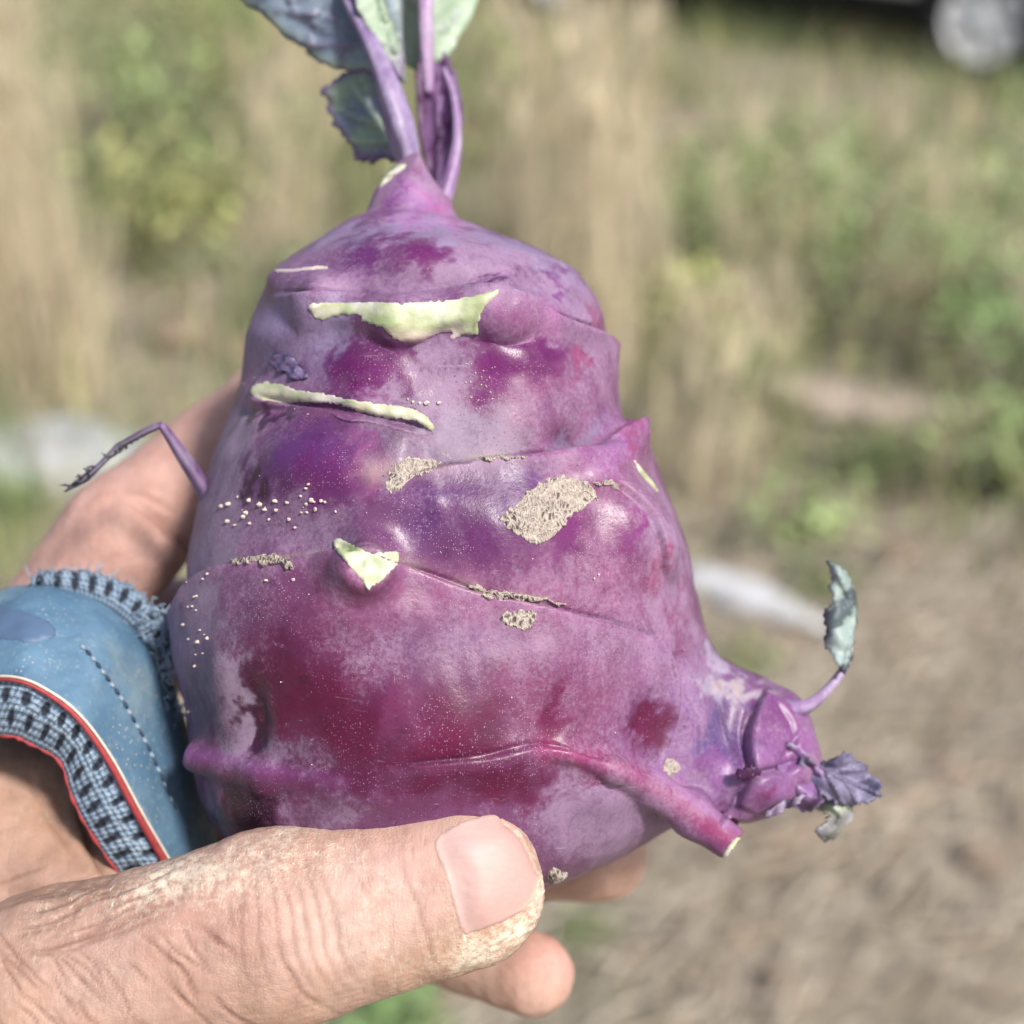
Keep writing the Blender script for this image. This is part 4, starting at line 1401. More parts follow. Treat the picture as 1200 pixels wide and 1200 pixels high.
# ---- crumbs of soil
g = G('soil_crumb')
g.set(Base_Color=g.mix(g.noise(900, 3), tuple(lin(168, 150, 140)), tuple(lin(226, 212, 200))), Roughness=0.95)
CRUMB = g.m
cr = []
for _ in range(34):
    cr.append((rng.normal(330, 42), 0, rng.uniform(1.8, 4.2)))
cr = [(x, 594 - (x - 330) * 0.22 + rng.normal(0, 11), r) for x, _, r in cr]
cr += [(484, 471, 3.2), (492, 473, 3), (500, 473, 4.2), (514, 472, 3.4), (478, 468, 2.2), (222, 834, 3), (229, 780, 3), (701, 673, 3), (696, 678, 2.4), (344, 679, 3), (312, 680, 2.6)]
cr += [(rng.uniform(215, 245), rng.uniform(640, 780), rng.uniform(1.5, 3)) for _ in range(16)]
cr += [(rng.uniform(260, 780), rng.uniform(420, 900), rng.uniform(0.5, 1.3)) for _ in range(60)]
cr += [(rng.uniform(545, 580), rng.uniform(425, 480), rng.uniform(0.8, 1.8)) for _ in range(25)]
parts = []
ico = bmesh.new()
bmesh.ops.create_icosphere(ico, subdivisions=1, radius=1)
iV = np.array([v.co for v in ico.verts])
iF = [tuple(v.index for v in f_.verts) for f_ in ico.faces]
ico.free()
for x, y, r in cr:
    p, nn = BULB.hit(x, y)
    v = iV * np.exp(rng.normal(0, 0.22, (len(iV), 1))) * np.array(rng.uniform(0.6, 1.3, 3)) * np.array([1, 1, 0.8]) * r * 0.000095
    parts.append((v + p + nn * r * 0.00005, iF))
o = obj('soil_crumbs', *merge(parts), CRUMB, krt, False)
o['kind'] = 'stuff'

# ---- leaves, stalks and the withered shoot
g = G('cabbage_leaf')
n = g.noise(260, 5, 0.6)
c = g.mix(g.ramp(n, 0.35, 0.7, 0, 0.35), g.attr('Col'), g.mix(1.0, g.attr('Col'), (0.70, 0.74, 0.70, 1), 'MULTIPLY'))
c = g.mix(g.ramp(g.noise(1200, 3), 0.6, 0.72, 0, 0.25), c, tuple(lin(200, 205, 215)))
g.set(Base_Color=c, Roughness=0.5, Normal=g.bump(g.math('ADD', n, g.attr('vein', 'Fac')), 0.5, 0.0007))
LEAFM = g.m
g = G('leaf_stalk_skin')
n = g.noise(300, 4, 0.6, g.mapping(g.co(), (3, 3, 0.4)))
g.set(Base_Color=g.mix(g.ramp(n, 0.35, 0.7), g.attr('Col'), g.mix(1.0, g.attr('Col'), (0.72, 0.66, 0.75, 1), 'MULTIPLY')), Roughness=0.45, Normal=g.bump(n, 0.3, 0.0005))
STALKM = g.m


def leaf(name, outline, depth, col, parent, veins=(), step=6.0, thick=0.0006, rag=0.0, jag=0):
    """a blade with its own curl: depth(px,py) gives each point's distance; veins are polylines (pixel)"""
    ol = np.asarray(outline, float)
    if rag:
        ol = cat(ol, 5, True)
        d = np.gradient(ol, axis=0)
        nn = np.column_stack([-d[:, 1], d[:, 0]])
        nn /= np.linalg.norm(nn, axis=1)[:, None] + 1e-9
        ol = ol + nn * (rng.normal(0, rag, len(ol)) + rag * np.sin(np.arange(len(ol)) * 1.7))[:, None]
    P2, T, dist = cdt(ol, step, 0.2)
    x, y = P2[:, 0], P2[:, 1]
    vn = np.zeros(len(x))
    vc = np.zeros(len(x))
    for pts, w in veins:
        dd, s, fr = seg_dist(x, y, cat(pts, 5))
        vn = np.maximum(vn, np.exp(-(dd / w) ** 2))
    dp = depth(x, y) - 0.0007 * vn + 0.0005 * np.sin(x * 0.13 + 1.7 * np.sin(y * 0.07)) * np.sin(y * 0.11)
    V = W(x, y, dp)
    C = col(x, y, dist, vn)
    o = obj(name, V, T, LEAFM, parent, True, {'Col': np.clip(C, 0.005, 0.9), 'vein': vn})
    md = o.modifiers.new('thickness', 'SOLIDIFY')
    md.thickness = thick
    md.offset = 0
    return o


def mixc(a, b, t):
    t = np.clip(np.asarray(t), 0, 1)[:, None]
    return a * (1 - t) + b * t


def stalk(name, pts, rads, colr, parent, k=16, n=8, flat=None):
    """pts: (px,py,depth); rads in px at that depth; colr(t)"""
    P = cat(np.array(pts, float), n)
    R = np.interp(np.linspace(0, 1, len(P)), np.linspace(0, 1, len(rads)), rads) * P[:, 2] / F
    Wp = W(P[:, 0], P[:, 1], P[:, 2])
    V, Fq = tube(Wp, R, k, True, flat, 0.10)
    t = np.repeat(np.linspace(0, 1, len(P)), k)
    up = np.tile(np.cos(np.linspace(0, 2 * math.pi, k, endpoint=False)), len(P))
    C = np.array([colr(a, b) for a, b in zip(t, up)])
    rb = np.tile(np.cos(4 * np.linspace(0, 2 * math.pi, k, endpoint=False)), len(P))
    C = mixc(C, lin(166, 160, 178), 0.30 + 0.16 * rb + 0.25 * vnoise(V / 0.01, 1.1, 3))
    return obj(name, V, Fq, STALKM, parent, True, {'Col': np.clip(C, 0.01, 0.9)})


BG, BGD, SAGE, PURP, PALEG = lin(122, 136, 152), lin(96, 108, 126), lin(138, 156, 132), lin(112, 88, 126), lin(166, 184, 160)
# big blue green leaf on the left, running out of the frame
olA = [(476, 96), (462, 92), (440, 88), (420, 83), (395, 80), (372, 72), (358, 58), (338, 44), (312, 20), (284, 2), (240, -34), (205, -90), (190, -170), (215, -260), (270, -330), (340, -360), (410, -330), (450, -250), (460, -150), (466, -60), (470, 0), (474, 60)]
veA = [([(470, 120), (440, 50), (412, 0), (372, -120), (330, -300)], 5), ([(425, 30), (370, 18), (320, 12)], 2.2), ([(440, 55), (400, 52), (362, 54)], 2.0), ([(405, -10), (350, -50), (290, -70), (230, -70)], 3), ([(380, -100), (300, -150), (220, -180)], 3), ([(395, -50), (430, -110), (445, -180)], 3), ([(355, -190), (300, -240), (250, -270)], 3), ([(372, 18), (362, 54)], 1.5), ([(345, 15), (330, -40)], 1.5), ([(400, 52), (398, 78)], 1.5)]
leafA = leaf('leaf', olA, lambda x, y: 0.236 + 0.00008 * (y - 90) * 0.35 + 0.010 * ((x - 400 - (y - 0) * 0.45) / 180) ** 2 + 0.02 * sstep(0, -360, y) ** 2, lambda x, y, d, v: mixc(mixc(mixc(BG, BGD, 0.5 + 0.5 * np.sin(x * 0.05 + y * 0.03)), SAGE, sstep(14, 0, d) * 0.6 + sstep(60, 90, y) * 0.3), PURP, v * 0.45 + sstep(4, 0, d) * 0.5), krt, veA, 6, 0.0006, 1.0)
tag(leafA, 'blue grey blade with purple midrib')
# its right half folds up toward the viewer, greener
olA2 = [(412, -20), (418, 8), (432, 36), (448, 62), (462, 84), (470, 92), (473, 70), (466, 44), (456, 16), (448, -10), (440, -60), (420, -90), (402, -60)]
leaf('leaf_fold', olA2, lambda x, y: 0.228 + 0.00006 * (x - 412 - (y + 20) * 0.52), lambda x, y, d, v: mixc(mixc(PALEG * 0.85, SAGE, 0.5 + 0.5 * np.sin(x * 0.1)), PURP, sstep(40, 88, y) * 0.7 + sstep(3, 0, d) * 0.3), krt, [([(440, -20), (462, 60)], 2.5)], 5, 0.0005, 0.6)
# small toothed lobe under it
olL = [(478, 190), (462, 190), (450, 186), (436, 192), (432, 190), (417, 189), (415, 178), (410, 168), (400, 157), (396, 150), (389, 146), (391, 138), (384, 130), (386, 118), (376, 110), (380, 102), (386, 100), (394, 92), (408, 84), (424, 82), (440, 88), (450, 110), (458, 134), (468, 160)]
veL = [([(470, 182), (440, 140), (415, 100)], 3), ([(450, 150), (420, 138), (396, 128)], 1.8), ([(458, 166), (430, 166), (412, 166)], 1.8), ([(432, 124), (430, 104), (424, 92)], 1.6)]
leaf('leaf_lobe', olL, lambda x, y: 0.233 + 0.00010 * (470 - x) * 0.6 - 0.0000 * y, lambda x, y, d, v: mixc(mixc(mixc(SAGE * 0.8, BGD, 0.5 + 0.5 * np.sin(y * 0.09 + x * 0.05)), PURP * 0.8, sstep(9, 1, d) * 0.9 + sstep(168, 190, y) * 0.8), PALEG, v * 0.5), krt, veL, 4.5, 0.0005, 0.9)
# midrib of the left leaf
stalk('leaf_stalk', [(484, 205, 0.2270), (478, 178, 0.2265), (470, 150, 0.226), (458, 110, 0.226), (443, 70, 0.227), (425, 30, 0.229), (408, -4, 0.231), (380, -100, 0.236), (340, -280, 0.25)], [12, 13, 16, 15, 11, 10, 9, 6, 3], lambda t, u: lin(118, 88, 140) * (1.15 + 0.25 * u) + (lin(60, 60, 70) * 0.3 if t > 0.5 else 0), krt)
stalk('leaf_stalk', [(474, 196, 0.2285), (462, 170, 0.2285), (452, 140, 0.229), (440, 116, 0.231)], [5, 6, 5, 3], lambda t, u: lin(140, 128, 160) * (1 + 0.15 * u), krt)
# right leaf: pale rib, green blade cut by the frame, purple folded wing below
olB = [(486, 84), (474, 70), (462, 40), (452, 8), (440, -40), (436, -120), (460, -220), (510, -270), (560, -240), (590, -150), (588, -70), (562, -8), (552, 20), (534, 52), (524, 66), (510, 74), (498, 84)]
veB = [([(496, 100), (500, 40), (499, -40), (505, -230)], 5), ([(500, 10), (530, -20), (556, -70)], 3), ([(500, 20), (478, -10), (456, -60)], 3), ([(500, -70), (540, -120), (570, -160)], 3), ([(500, 44), (524, 30), (540, 12)], 2)]
leaf('leaf', olB, lambda x, y: 0.246 + 0.010 * (np.abs(x - 500) / 60) ** 1.3 * 0.5 + 0.00002 * (84 - y), lambda x, y, d, v: mixc(mixc(mixc(PALEG * 0.95, SAGE, 0.5 + 0.5 * np.sin(x * 0.11 + y * 0.05)), lin(120, 130, 140), sstep(495, 455, x) * 0.6), lin(180, 176, 190), v * 0.5), krt, veB, 6, 0.0006, 1.0)
stalk('leaf_stalk', [(516, 246, 0.2365), (526, 214, 0.2370), (534, 180, 0.2375), (536, 150, 0.238), (531, 110, 0.240), (520, 80, 0.2415)], [9, 8, 6.5, 5, 4, 3], lambda t, u: lin(146, 106, 156) * (1.1 + 0.2 * u), krt)
stalk('leaf_stalk', [(502, 110, 0.243), (500, 70, 0.2425), (499, 30, 0.2425), (499, -10, 0.243), (502, -120, 0.246), (506, -240, 0.252)], [6, 8.5, 9.5, 9, 7, 4], lambda t, u: lin(164, 124, 168) * (1.1 + 0.2 * u), krt)
olW = [(512, 240), (506, 226), (500, 200), (494, 170), (491, 140), (490, 110), (490, 84), (494, 70), (502, 60), (510, 48), (518, 54), (526, 72), (534, 96), (540, 122), (541, 142), (536, 170), (534, 196), (528, 222), (520, 242)]
veW = [([(514, 236), (505, 190), (502, 140), (504, 80)], 4), ([(504, 170), (520, 150), (536, 130)], 2), ([(503, 130), (518, 110), (530, 92)], 2)]
leaf('leaf_wing', olW, lambda x, y: 0.2405 + 0.0065 * np.sin(np.clip((x - 490) / 50, 0, 1) * math.pi) - 0.00001 * (y - 140), lambda x, y, d, v: mixc(mixc(lin(96, 64, 104), lin(124, 92, 136), 0.5 + 0.5 * np.sin(y * 0.08 + x * 0.13)), lin(76, 46, 76), sstep(510, 492, x) * 0.7) * (1 - 0.0 * d[:, None]), krt, veW, 4.5, 0.0006, 0.7)

# thin withered stalk sticking out on the left over the index finger
wcol = lambda t, u: mixc(lin(104, 58, 112)[None], lin(66, 58, 66)[None], np.array([t * 3.4 - 1.1]))[0] * (1 + 0.15 * u)
ws = stalk('withered_stalk', [(247, 590, 0.2185), (236, 568, 0.216), (214, 534, 0.213), (193, 503, 0.211), (187, 499, 0.211), (170, 506, 0.211), (146, 519, 0.2115), (138, 524, 0.212), (118, 544, 0.212), (100, 560, 0.2125), (76, 576, 0.213)], [10, 9, 7.5, 5, 4, 4, 3.6, 4, 3, 4.5, 1], wcol, krt, 8, 6)
parts = []
for i in range(26):
    t = rng.random()
    bx, by = 187 - 105 * t, 500 + 70 * t ** 1.1
    L = rng.uniform(4, 10)
    a = rng.uniform(0, 6.28)
    p0, p1, p2 = W(bx, by, 0.212), W(bx + L * 0.5 * math.cos(a) - 2, by + L * 0.5 * math.sin(a), 0.2115), W(bx + L * math.cos(a) - 5, by + L * math.sin(a) + 2, 0.2125)
    parts.append(tube(np.array([p0, p1, p2]), np.array([2.2, 1.6, 0.5]) * 0.000128, 5))
v, f_ = merge(parts)
obj('withered_fringe', v, f_, STALKM, ws, True, {'Col': np.tile(lin(70, 66, 78), (len(v), 1))})

# side shoot: sheathing leaf bases, one upright curled leaf and a shrivelled one
stalk('leaf_stalk', [(918, 832, 0.2165), (934, 830, 0.2155), (952, 824, 0.215), (972, 806, 0.215), (986, 788, 0.2155), (993, 772, 0.216), (998, 740, 0.217), (1001, 712, 0.218), (996, 684, 0.219), (984, 668, 0.220), (972, 660, 0.2205)], [13, 10, 7.5, 6, 5.2, 4.6, 4, 3.6, 3, 2.4, 1.6], lambda t, u: mixc(lin(150, 118, 160)[None], lin(168, 172, 174)[None], np.array([t * 2.2 - 0.6]))[0] * (1 + 0.12 * u), krt, 9, 6)
olC = [(985, 786), (978, 776), (974, 766), (968, 758), (966, 748), (970, 738), (966, 728), (967, 716), (974, 708), (976, 698), (972, 688), (976, 678), (972, 666), (969, 658), (978, 661), (988, 668), (996, 680), (1002, 700), (1003, 724), (999, 752), (996, 774), (990, 788)]
leafC = leaf('curled_leaf', olC, lambda x, y: 0.2175 - 0.0030 * np.sin(np.clip((1003 - x) / 36, 0, 1) * 2.6) + 0.00002 * (720 - y), lambda x, y, d, v: mixc(mixc(lin(140, 156, 152), lin(74, 86, 90), sstep(-0.1, 0.25, np.sin((y - 700) * 0.075 + (x - 980) * 0.09) + 0.25 * np.sin(y * 0.5) - 0.25)), lin(90, 90, 96), sstep(2.5, 0.5, d) * 0.4), krt, [([(990, 784), (1000, 720), (980, 665)], 3)], 3.0, 0.0005, 0.7)
# withered leaves at the end of the shoot
olF = [(918, 872), (932, 872), (946, 884), (958, 898), (968, 914), (970, 928), (960, 942), (944, 950), (930, 944), (920, 930), (912, 912), (910, 890)]
leaf('shrivelled_leaf', olF, lambda x, y: 0.2125 + 0.0013 * np.sin(x * 0.12 - y * 0.13) - 0.00002 * (940 - x), lambda x, y, d, v: mixc(mixc(lin(126, 90, 138), lin(66, 42, 76), 0.35 + 0.8 * np.sin(x * 0.13 + y * 0.11)), lin(160, 140, 170), sstep(3, 0.5, d) * 0.5), krt, [([(920, 880), (945, 908), (956, 936)], 3)], 3.0, 0.0007, 0.8)
olD = [(938, 886), (952, 892), (966, 894), (976, 890), (986, 884), (996, 885), (1004, 893), (1013, 896), (1019, 908), (1030, 915), (1033, 929), (1024, 937), (1012, 941), (1000, 944), (988, 943), (974, 938), (962, 930), (950, 916), (940, 902)]
veD = [([(938, 888), (960, 900), (985, 912), (1028, 930)], 2.2), ([(958, 898), (980, 893), (998, 890)], 1.8), ([(972, 906), (994, 902), (1012, 901)], 1.8), ([(968, 905), (978, 922), (986, 940)], 1.8), ([(988, 914), (998, 928), (1004, 941)], 1.6), ([(1000, 918), (1014, 914), (1024, 912)], 1.5)]
leaf('shrivelled_leaf', olD, lambda x, y: 0.2120 + 0.0010 * np.sin(x * 0.09 + y * 0.06) + 0.0005 * np.sin(y * 0.2 - x * 0.1) + 0.00003 * (x - 940), lambda x, y, d, v: mixc(mixc(mixc(np.tile(lin(140, 132, 160), (len(x), 1)), lin(108, 104, 132), 0.5 + 0.6 * vnoise(np.column_stack([x, y, 0 * x]) / 30, 1.1, 3)), lin(74, 66, 92), v * 0.6), lin(70, 66, 88), sstep(4, 0.5, d) * 0.5), krt, veD, 2.6, 0.0005, 1.1)
olE = [(958, 940), (966, 934), (980, 936), (994, 940), (999, 952), (995, 964), (984, 972), (977, 981), (966, 984), (958, 978), (957, 970), (966, 966), (970, 956), (961, 950), (954, 946)]
leaf('shrivelled_leaf', olE, lambda x, y: 0.2160 + 0.0010 * np.sin(x * 0.12 + y * 0.1), lambda x, y, d, v: mixc(mixc(lin(166, 174, 156), lin(126, 124, 128), 0.5 + 0.5 * np.sin(y * 0.2 + x * 0.1)), lin(66, 58, 70), sstep(966, 980, y) * 0.8), krt, [([(965, 938), (985, 955), (970, 978)], 2.5)], 2.6, 0.0005, 1.0)
olG = [(896, 956), (905, 946), (920, 938), (934, 934), (944, 930), (936, 940), (922, 948), (908, 956)]
leaf('shrivelled_leaf', olG, lambda x, y: 0.2075 + 0.0008 * np.sin(x * 0.2), lambda x, y, d, v: mixc(lin(150, 136, 160), lin(80, 60, 90), 0.5 + 0.5 * np.sin(x * 0.3)), krt, [], 3.0, 0.0005, 0.6)
olH = [(862, 906), (872, 900), (880, 898), (886, 900), (890, 906), (882, 910), (874, 912), (866, 912)]
leaf('dried_bud_scale', olH, lambda x, y: 0.2065 + 0 * x, lambda x, y, d, v: np.tile(lin(66, 24, 66), (len(x), 1)), krt, [], 2.5, 0.0008, 0.8)
olI = [(313, 420), (318, 414), (330, 412), (345, 418), (355, 430), (363, 432), (362, 444), (352, 448), (340, 446), (334, 438), (326, 440), (318, 430)]
o = patch('dried_bud_scale', olI, BULB, lambda d, x, y: 0.0006 * sstep(0, 3, d) + 0.0004 * np.sin(x * 0.35 + y * 0.2), LEAFM, krt, 2.2, {'Col': lambda d, x, y: mixc(lin(124, 108, 150), lin(48, 26, 64), 0.15 + 0.8 * sstep(4, 1, d) + 0.5 * (np.sin(x * 0.5 - y * 0.35) > 0.6)), 'vein': lambda d, x, y: 0 * x})

# ================================================================ the hand
hf = Field((-0.125, -0.112, 0.166), (0.034, 0.034, 0.312), 0.00085)
cm = 0.01


def bone(pts, rads, k=0.006, flat=None):
    """chain of (px,py,depth) with radii in mm"""
    for i in range(len(pts) - 1):
        hf.cone(CC(*pts[i]), CC(*pts[i + 1]), rads[i] * 0.001, rads[i + 1] * 0.001, k, None, flat)


# thumb
T_CMC, T_MCP, T_IP, T_TIP = (-190, 1290, 0.208), (60, 1172, 0.197), (315, 1090, 0.1945), (540, 1039, 0.1935)
bone([T_CMC, T_MCP, T_IP], [17.5, 14.2, 13.2], 0.008, 0.92)
bone([T_IP, T_TIP], [13.3, 11.5], 0.004, 0.80)
# first web and thenar mass
WR = (-430, 1330, 0.252)
I_MCP, M_MCP, R_MCP, P_MCP = (-32, 882, 0.243), (-60, 970, 0.268), (-40, 1075, 0.283), (10, 1165, 0.288)
bone([(-190, 1290, 0.208), I_MCP], [17, 13], 0.016)
bone([(-120, 1130, 0.215), (20, 1000, 0.226)], [15, 11], 0.014)
bone([(40, 1010, 0.219), (110, 1075, 0.213)], [6.5, 7.5], 0.006)          # fold of skin in the thumb crotch
bone([(-40, 960, 0.226), (70, 940, 0.234)], [11, 9], 0.012)
bone([(70, 940, 0.233), (150, 1060, 0.222)], [9, 7.5], 0.012)
for mcp, r in ((I_MCP, 11.5), (M_MCP, 11.5), (R_MCP, 11), (P_MCP, 10)):
    bone([WR, mcp], [17, r], 0.014)
bone([(-560, 1390, 0.262), WR], [25, 21], 0.02)
bone([WR, T_CMC], [19, 17], 0.02)
# index up behind the bulb
I_PIP, I_DIP, I_TIP = (142, 634, 0.244), (345, 455, 0.272), (470, 420, 0.268)
bone([I_MCP, I_PIP], [12, 10.8], 0.008)
bone([I_PIP, I_DIP, I_TIP], [10.6, 9.2, 7.4], 0.003)
# middle behind the bulb
bone([M_MCP, (190, 745, 0.272), (400, 690, 0.278), (545, 690, 0.272)], [11.5, 10, 9, 7.5], 0.004)
# ring, tip showing under the bulb's right side
bone([R_MCP, (240, 975, 0.279), (510, 1000, 0.270), (705, 1001, 0.2495)], [11, 10, 8.8, 8.3], 0.004)
# little finger, tip below the thumb
bone([P_MCP, (270, 1062, 0.262), (470, 1085, 0.247), (624, 1141, 0.230)], [10, 8.8, 7.6, 6.9], 0.004)
hV, hQ, _ = subdivided(*hf.mesh(), 1, 4)
del hf
hV = c2w(hV)
hN = normals(hV, hQ)
pr = w2c(hV)
chk = (np.abs(pix(hV)[0] - 430) < 40) & (np.abs(pix(hV)[1] - 1060) < 40) & (pr[:, 2] < 0.19)
tcv = np.array(CAMP) - hV
tcv /= np.linalg.norm(tcv, axis=1)[:, None]
if np.mean(np.einsum('ij,ij->i', tcv, hN)[chk]) < 0:
    hQ = hQ[:, ::-1].copy()
    hN = -hN
X, Y = pix(hV)
fc = np.einsum('ij,ij->i', tcv, hN)
dep = pr[:, 2]
FW = sstep(-0.05, 0.25, fc)
near = FW * (dep < 0.216)                    # thumb and its base
Pm = hV / 0.02
hd = 0.00032 * vnoise(Pm, 0.9, 3) + 0.00010 * vnoise(Pm * np.array([1, 1, 2.0]), 4.0, 3)
WX, WY = 5 * vnoise(Pm, 2.0, 3), 5 * vnoise(Pm + 3, 2.0, 3)
dust = np.clip(0.18 + 0.25 * vnoise(Pm + 7, 1.0, 3), 0, 1)
crease = np.zeros(len(hV))


def hblob(x, y, rx, ry, rot=0):
    c, s = math.cos(math.radians(rot)), math.sin(math.radians(rot))
    u, v = ((X - x) * c + (Y - y) * s) / rx, (-(X - x) * s + (Y - y) * c) / ry
    return np.exp(-(u * u + v * v))


def crs(pts, h=0.2, w=3.0, m=near, dk=0.6):
    global hd, crease
    P_ = cat(pts, 5)
    lo_, hi_ = P_.min(0) - 24, P_.max(0) + 24
    ii = np.where((m > 0) & (X > lo_[0]) & (X < hi_[0]) & (Y > lo_[1]) & (Y < hi_[1]))[0]
    d, s, fr = seg_dist(X[ii] + WX[ii] * 0.4, Y[ii] + WY[ii] * 0.4, P_)
    sn = np.sin(np.clip(fr, 0.03, 0.97) * math.pi)
    e = np.exp(-(d / w) ** 2) * sn ** 0.6 * m[ii]
    lip = np.exp(-((d - w * 2.2) / (w * 1.4)) ** 2) * sn * m[ii]
    hd[ii] += -0.001 * h * e + 0.0003 * h * lip
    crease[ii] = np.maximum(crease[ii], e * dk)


# knuckle bulge and flat nail bed
hd += near * 0.0007 * hblob(330, 1080, 60, 90, -10) + near * 0.0005 * hblob(230, 1060, 60, 50)
hd -= near * 0.0009 * hblob(580, 1026, 58, 66, -14) * (fc > 0.5)
# joint creases of the thumb
for i, (x0, dx, h) in enumerate([(300, -6, 0.08), (318, 0, 0.14), (332, 6, 0.09), (346, 10, 0.15), (362, 12, 0.07), (282, -10, 0.06), (378, 14, 0.05), (475, 22, 0.08)]):
    crs([(x0 - 8, 985 + i % 3 * 6), (x0, 1030), (x0 + dx * 0.6 + 8, 1080), (x0 + dx + 14, 1130), (x0 + dx * 1.6 + 36, 1172)], h, 3.0)
crs([(318, 1095), (334, 1130), (362, 1168), (402, 1186)], 0.22, 3.0)
# cracks and wrinkles of the thumb base
r2 = np.random.default_rng(21)
for _ in range(34):
    x0, y0 = r2.uniform(-10, 260), r2.uniform(1085, 1200)
    a = math.radians(r2.uniform(35, 60))
    L = r2.uniform(40, 110)
    crs([(x0, y0), (x0 + L * 0.5 * math.cos(a) + r2.normal(0, 5), y0 + L * 0.5 * math.sin(a)), (x0 + L * math.cos(a), y0 + L * math.sin(a) + r2.normal(0, 6))], r2.uniform(0.08, 0.24), r2.uniform(1.8, 2.8), dk=0.8)
for _ in range(26):
    x0, y0 = r2.uniform(-20, 140), r2.uniform(1040, 1130)
    L = r2.uniform(50, 130)
    crs([(x0, y0), (x0 + L * 0.5, y0 - L * 0.16 + r2.normal(0, 4)), (x0 + L, y0 - L * 0.36)], r2.uniform(0.08, 0.2), r2.uniform(2.0, 3.0))
for _ in range(40):
    x0, y0 = r2.uniform(200, 600), r2.uniform(960, 1150)
    L = r2.uniform(14, 40)
    a = math.radians(r2.uniform(60, 110))
    crs([(x0, y0), (x0 + L * 0.5 * math.cos(a), y0 + L * 0.5 * math.sin(a)), (x0 + L * math.cos(a), y0 + L * math.sin(a))], r2.uniform(0.04, 0.1), 2.2, dk=0.3)
# crease of index joint, skin folds in the web
far = FW * (dep > 0.222)
crs([(138, 585), (170, 600), (205, 628), (238, 668)], 0.9, 7.0, far, 0.5)
crs([(150, 570), (180, 582), (215, 604)], 0.4, 6.0, far, 0.3)
web = FW * (dep > 0.195)
crs([(92, 925), (98, 960), (112, 1000), (134, 1034)], 0.9, 6.0, web, 0.55)
crs([(30, 900), (60, 960), (96, 1020)], 0.3, 5.0, web, 0.3)
crs([(0, 1050), (60, 1042), (120, 1034), (150, 1036)], 0.5, 6.0, FW, 0.4)
# ridged callus along the thumb's lower edge by the nail
d, s, fr = seg_dist(X, Y, cat([(545, 1120), (590, 1100), (622, 1072), (638, 1040)], 6))
cal = np.exp(-(d / 20) ** 2) * near
hd += cal * 0.00010 * np.sin((X * 0.55 + Y * 0.83) * 0.9)
hV = hV + hN * hd[:, None]
HAND = Surf(hV, hQ)

# skin colour
SK, TAN, ROSE, PALE_, WARM = lin(196, 164, 150), lin(176, 142, 122), lin(196, 152, 146), lin(212, 188, 176), lin(202, 162, 134)
hc = np.tile(SK, (len(hV), 1))
nz = vnoise(Pm + 2, 0.8, 4)
nz2 = vnoise(Pm + 9, 3.2, 3)


def hdab(col, w):
    global hc
    w = np.clip(w, 0, 1)[:, None]
    hc = hc * (1 - w) + col * w


hdab(TAN, 0.5 + 0.5 * nz)
hdab(TAN * 0.92, hblob(60, 1000, 130, 90) * 0.6 * FW)
hdab(ROSE, hblob(470, 1030, 80, 90) * 0.55 * near)
hdab(PALE_, hblob(420, 1090, 90, 80) * 0.6 * near)
hdab(WARM, hblob(520, 1130, 120, 40, -20) * 0.55 * near)
hdab(ROSE, hblob(240, 1080, 120, 80) * 0.35 * near)
hdab(ROSE * 1.05, (dep > 0.22) * 0.45 * (Y < 760))
hdab(lin(218, 180, 162), (dep > 0.218) * (X > 480) * (Y > 930) * 0.6)
hdab(lin(214, 156, 148), hblob(650, 1120, 50, 40) * (dep > 0.218) * 0.6)
hc *= 0.88 * np.exp(0.08 * nz2 + 0.08 * nz)[:, None]
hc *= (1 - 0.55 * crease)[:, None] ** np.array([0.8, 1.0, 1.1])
# pale dry soil rubbed into the skin
d, s, fr = seg_dist(X, Y, cat([(330, 968), (430, 950), (520, 942), (580, 944), (622, 968), (642, 1012), (634, 1056), (600, 1100), (548, 1128)], 5))
dust += near * 0.38 * np.exp(-(d / 18) ** 2)
dust += near * 0.55 * hblob(200, 1040, 120, 36, -14) + near * 0.3 * hblob(330, 1000, 120, 40)
dust += near * 0.45 * cal
dust = np.clip(dust * (0.55 + 0.45 * (dep < 0.22)), 0, 1)

g = G('skin')
co = g.co()
dus = g.attr('dust', 'Fac')
nf = g.noise(900, 5, 0.65)
vd = g.n.new('ShaderNodeTexVoronoi')
vd.feature = 'DISTANCE_TO_EDGE'
vd.inputs['Scale'].default_value = 1500
wob = g.n.new('ShaderNodeMix'); wob.data_type = 'VECTOR'
wob.inputs[0].default_value = 0.0009
g.l.new(co, wob.inputs[4])
nzc = g.n.new('ShaderNodeTexNoise'); nzc.inputs['Scale'].default_value = 350; g.l.new(co, nzc.inputs['Vector'])
g.l.new(nzc.outputs['Color'], wob.inputs[5])
g.l.new(g.mapping(wob.outputs[1], (1.0, 1.0, 1.9), (0.2, 0.5, 0.1)), vd.inputs['Vector'])
lines = g.ramp(vd.outputs['Distance'], 0.0, 0.16, 1.0, 0.0)
c = g.mix(g.ramp(g.noise(220, 4), 0.35, 0.7, 0.0, 0.35), g.attr('Col'), g.mix(1.0, g.attr('Col'), (0.86, 0.70, 0.62, 1), 'MULTIPLY'))
dm = g.math('MULTIPLY', dus, g.ramp(g.math('ADD', g.math('MULTIPLY', lines, 0.07), g.math('ADD', nf, g.math('MULTIPLY', dus, 0.30))), 0.58, 0.92))
c = g.mix(dm, c, tuple(lin(222, 208, 188)))
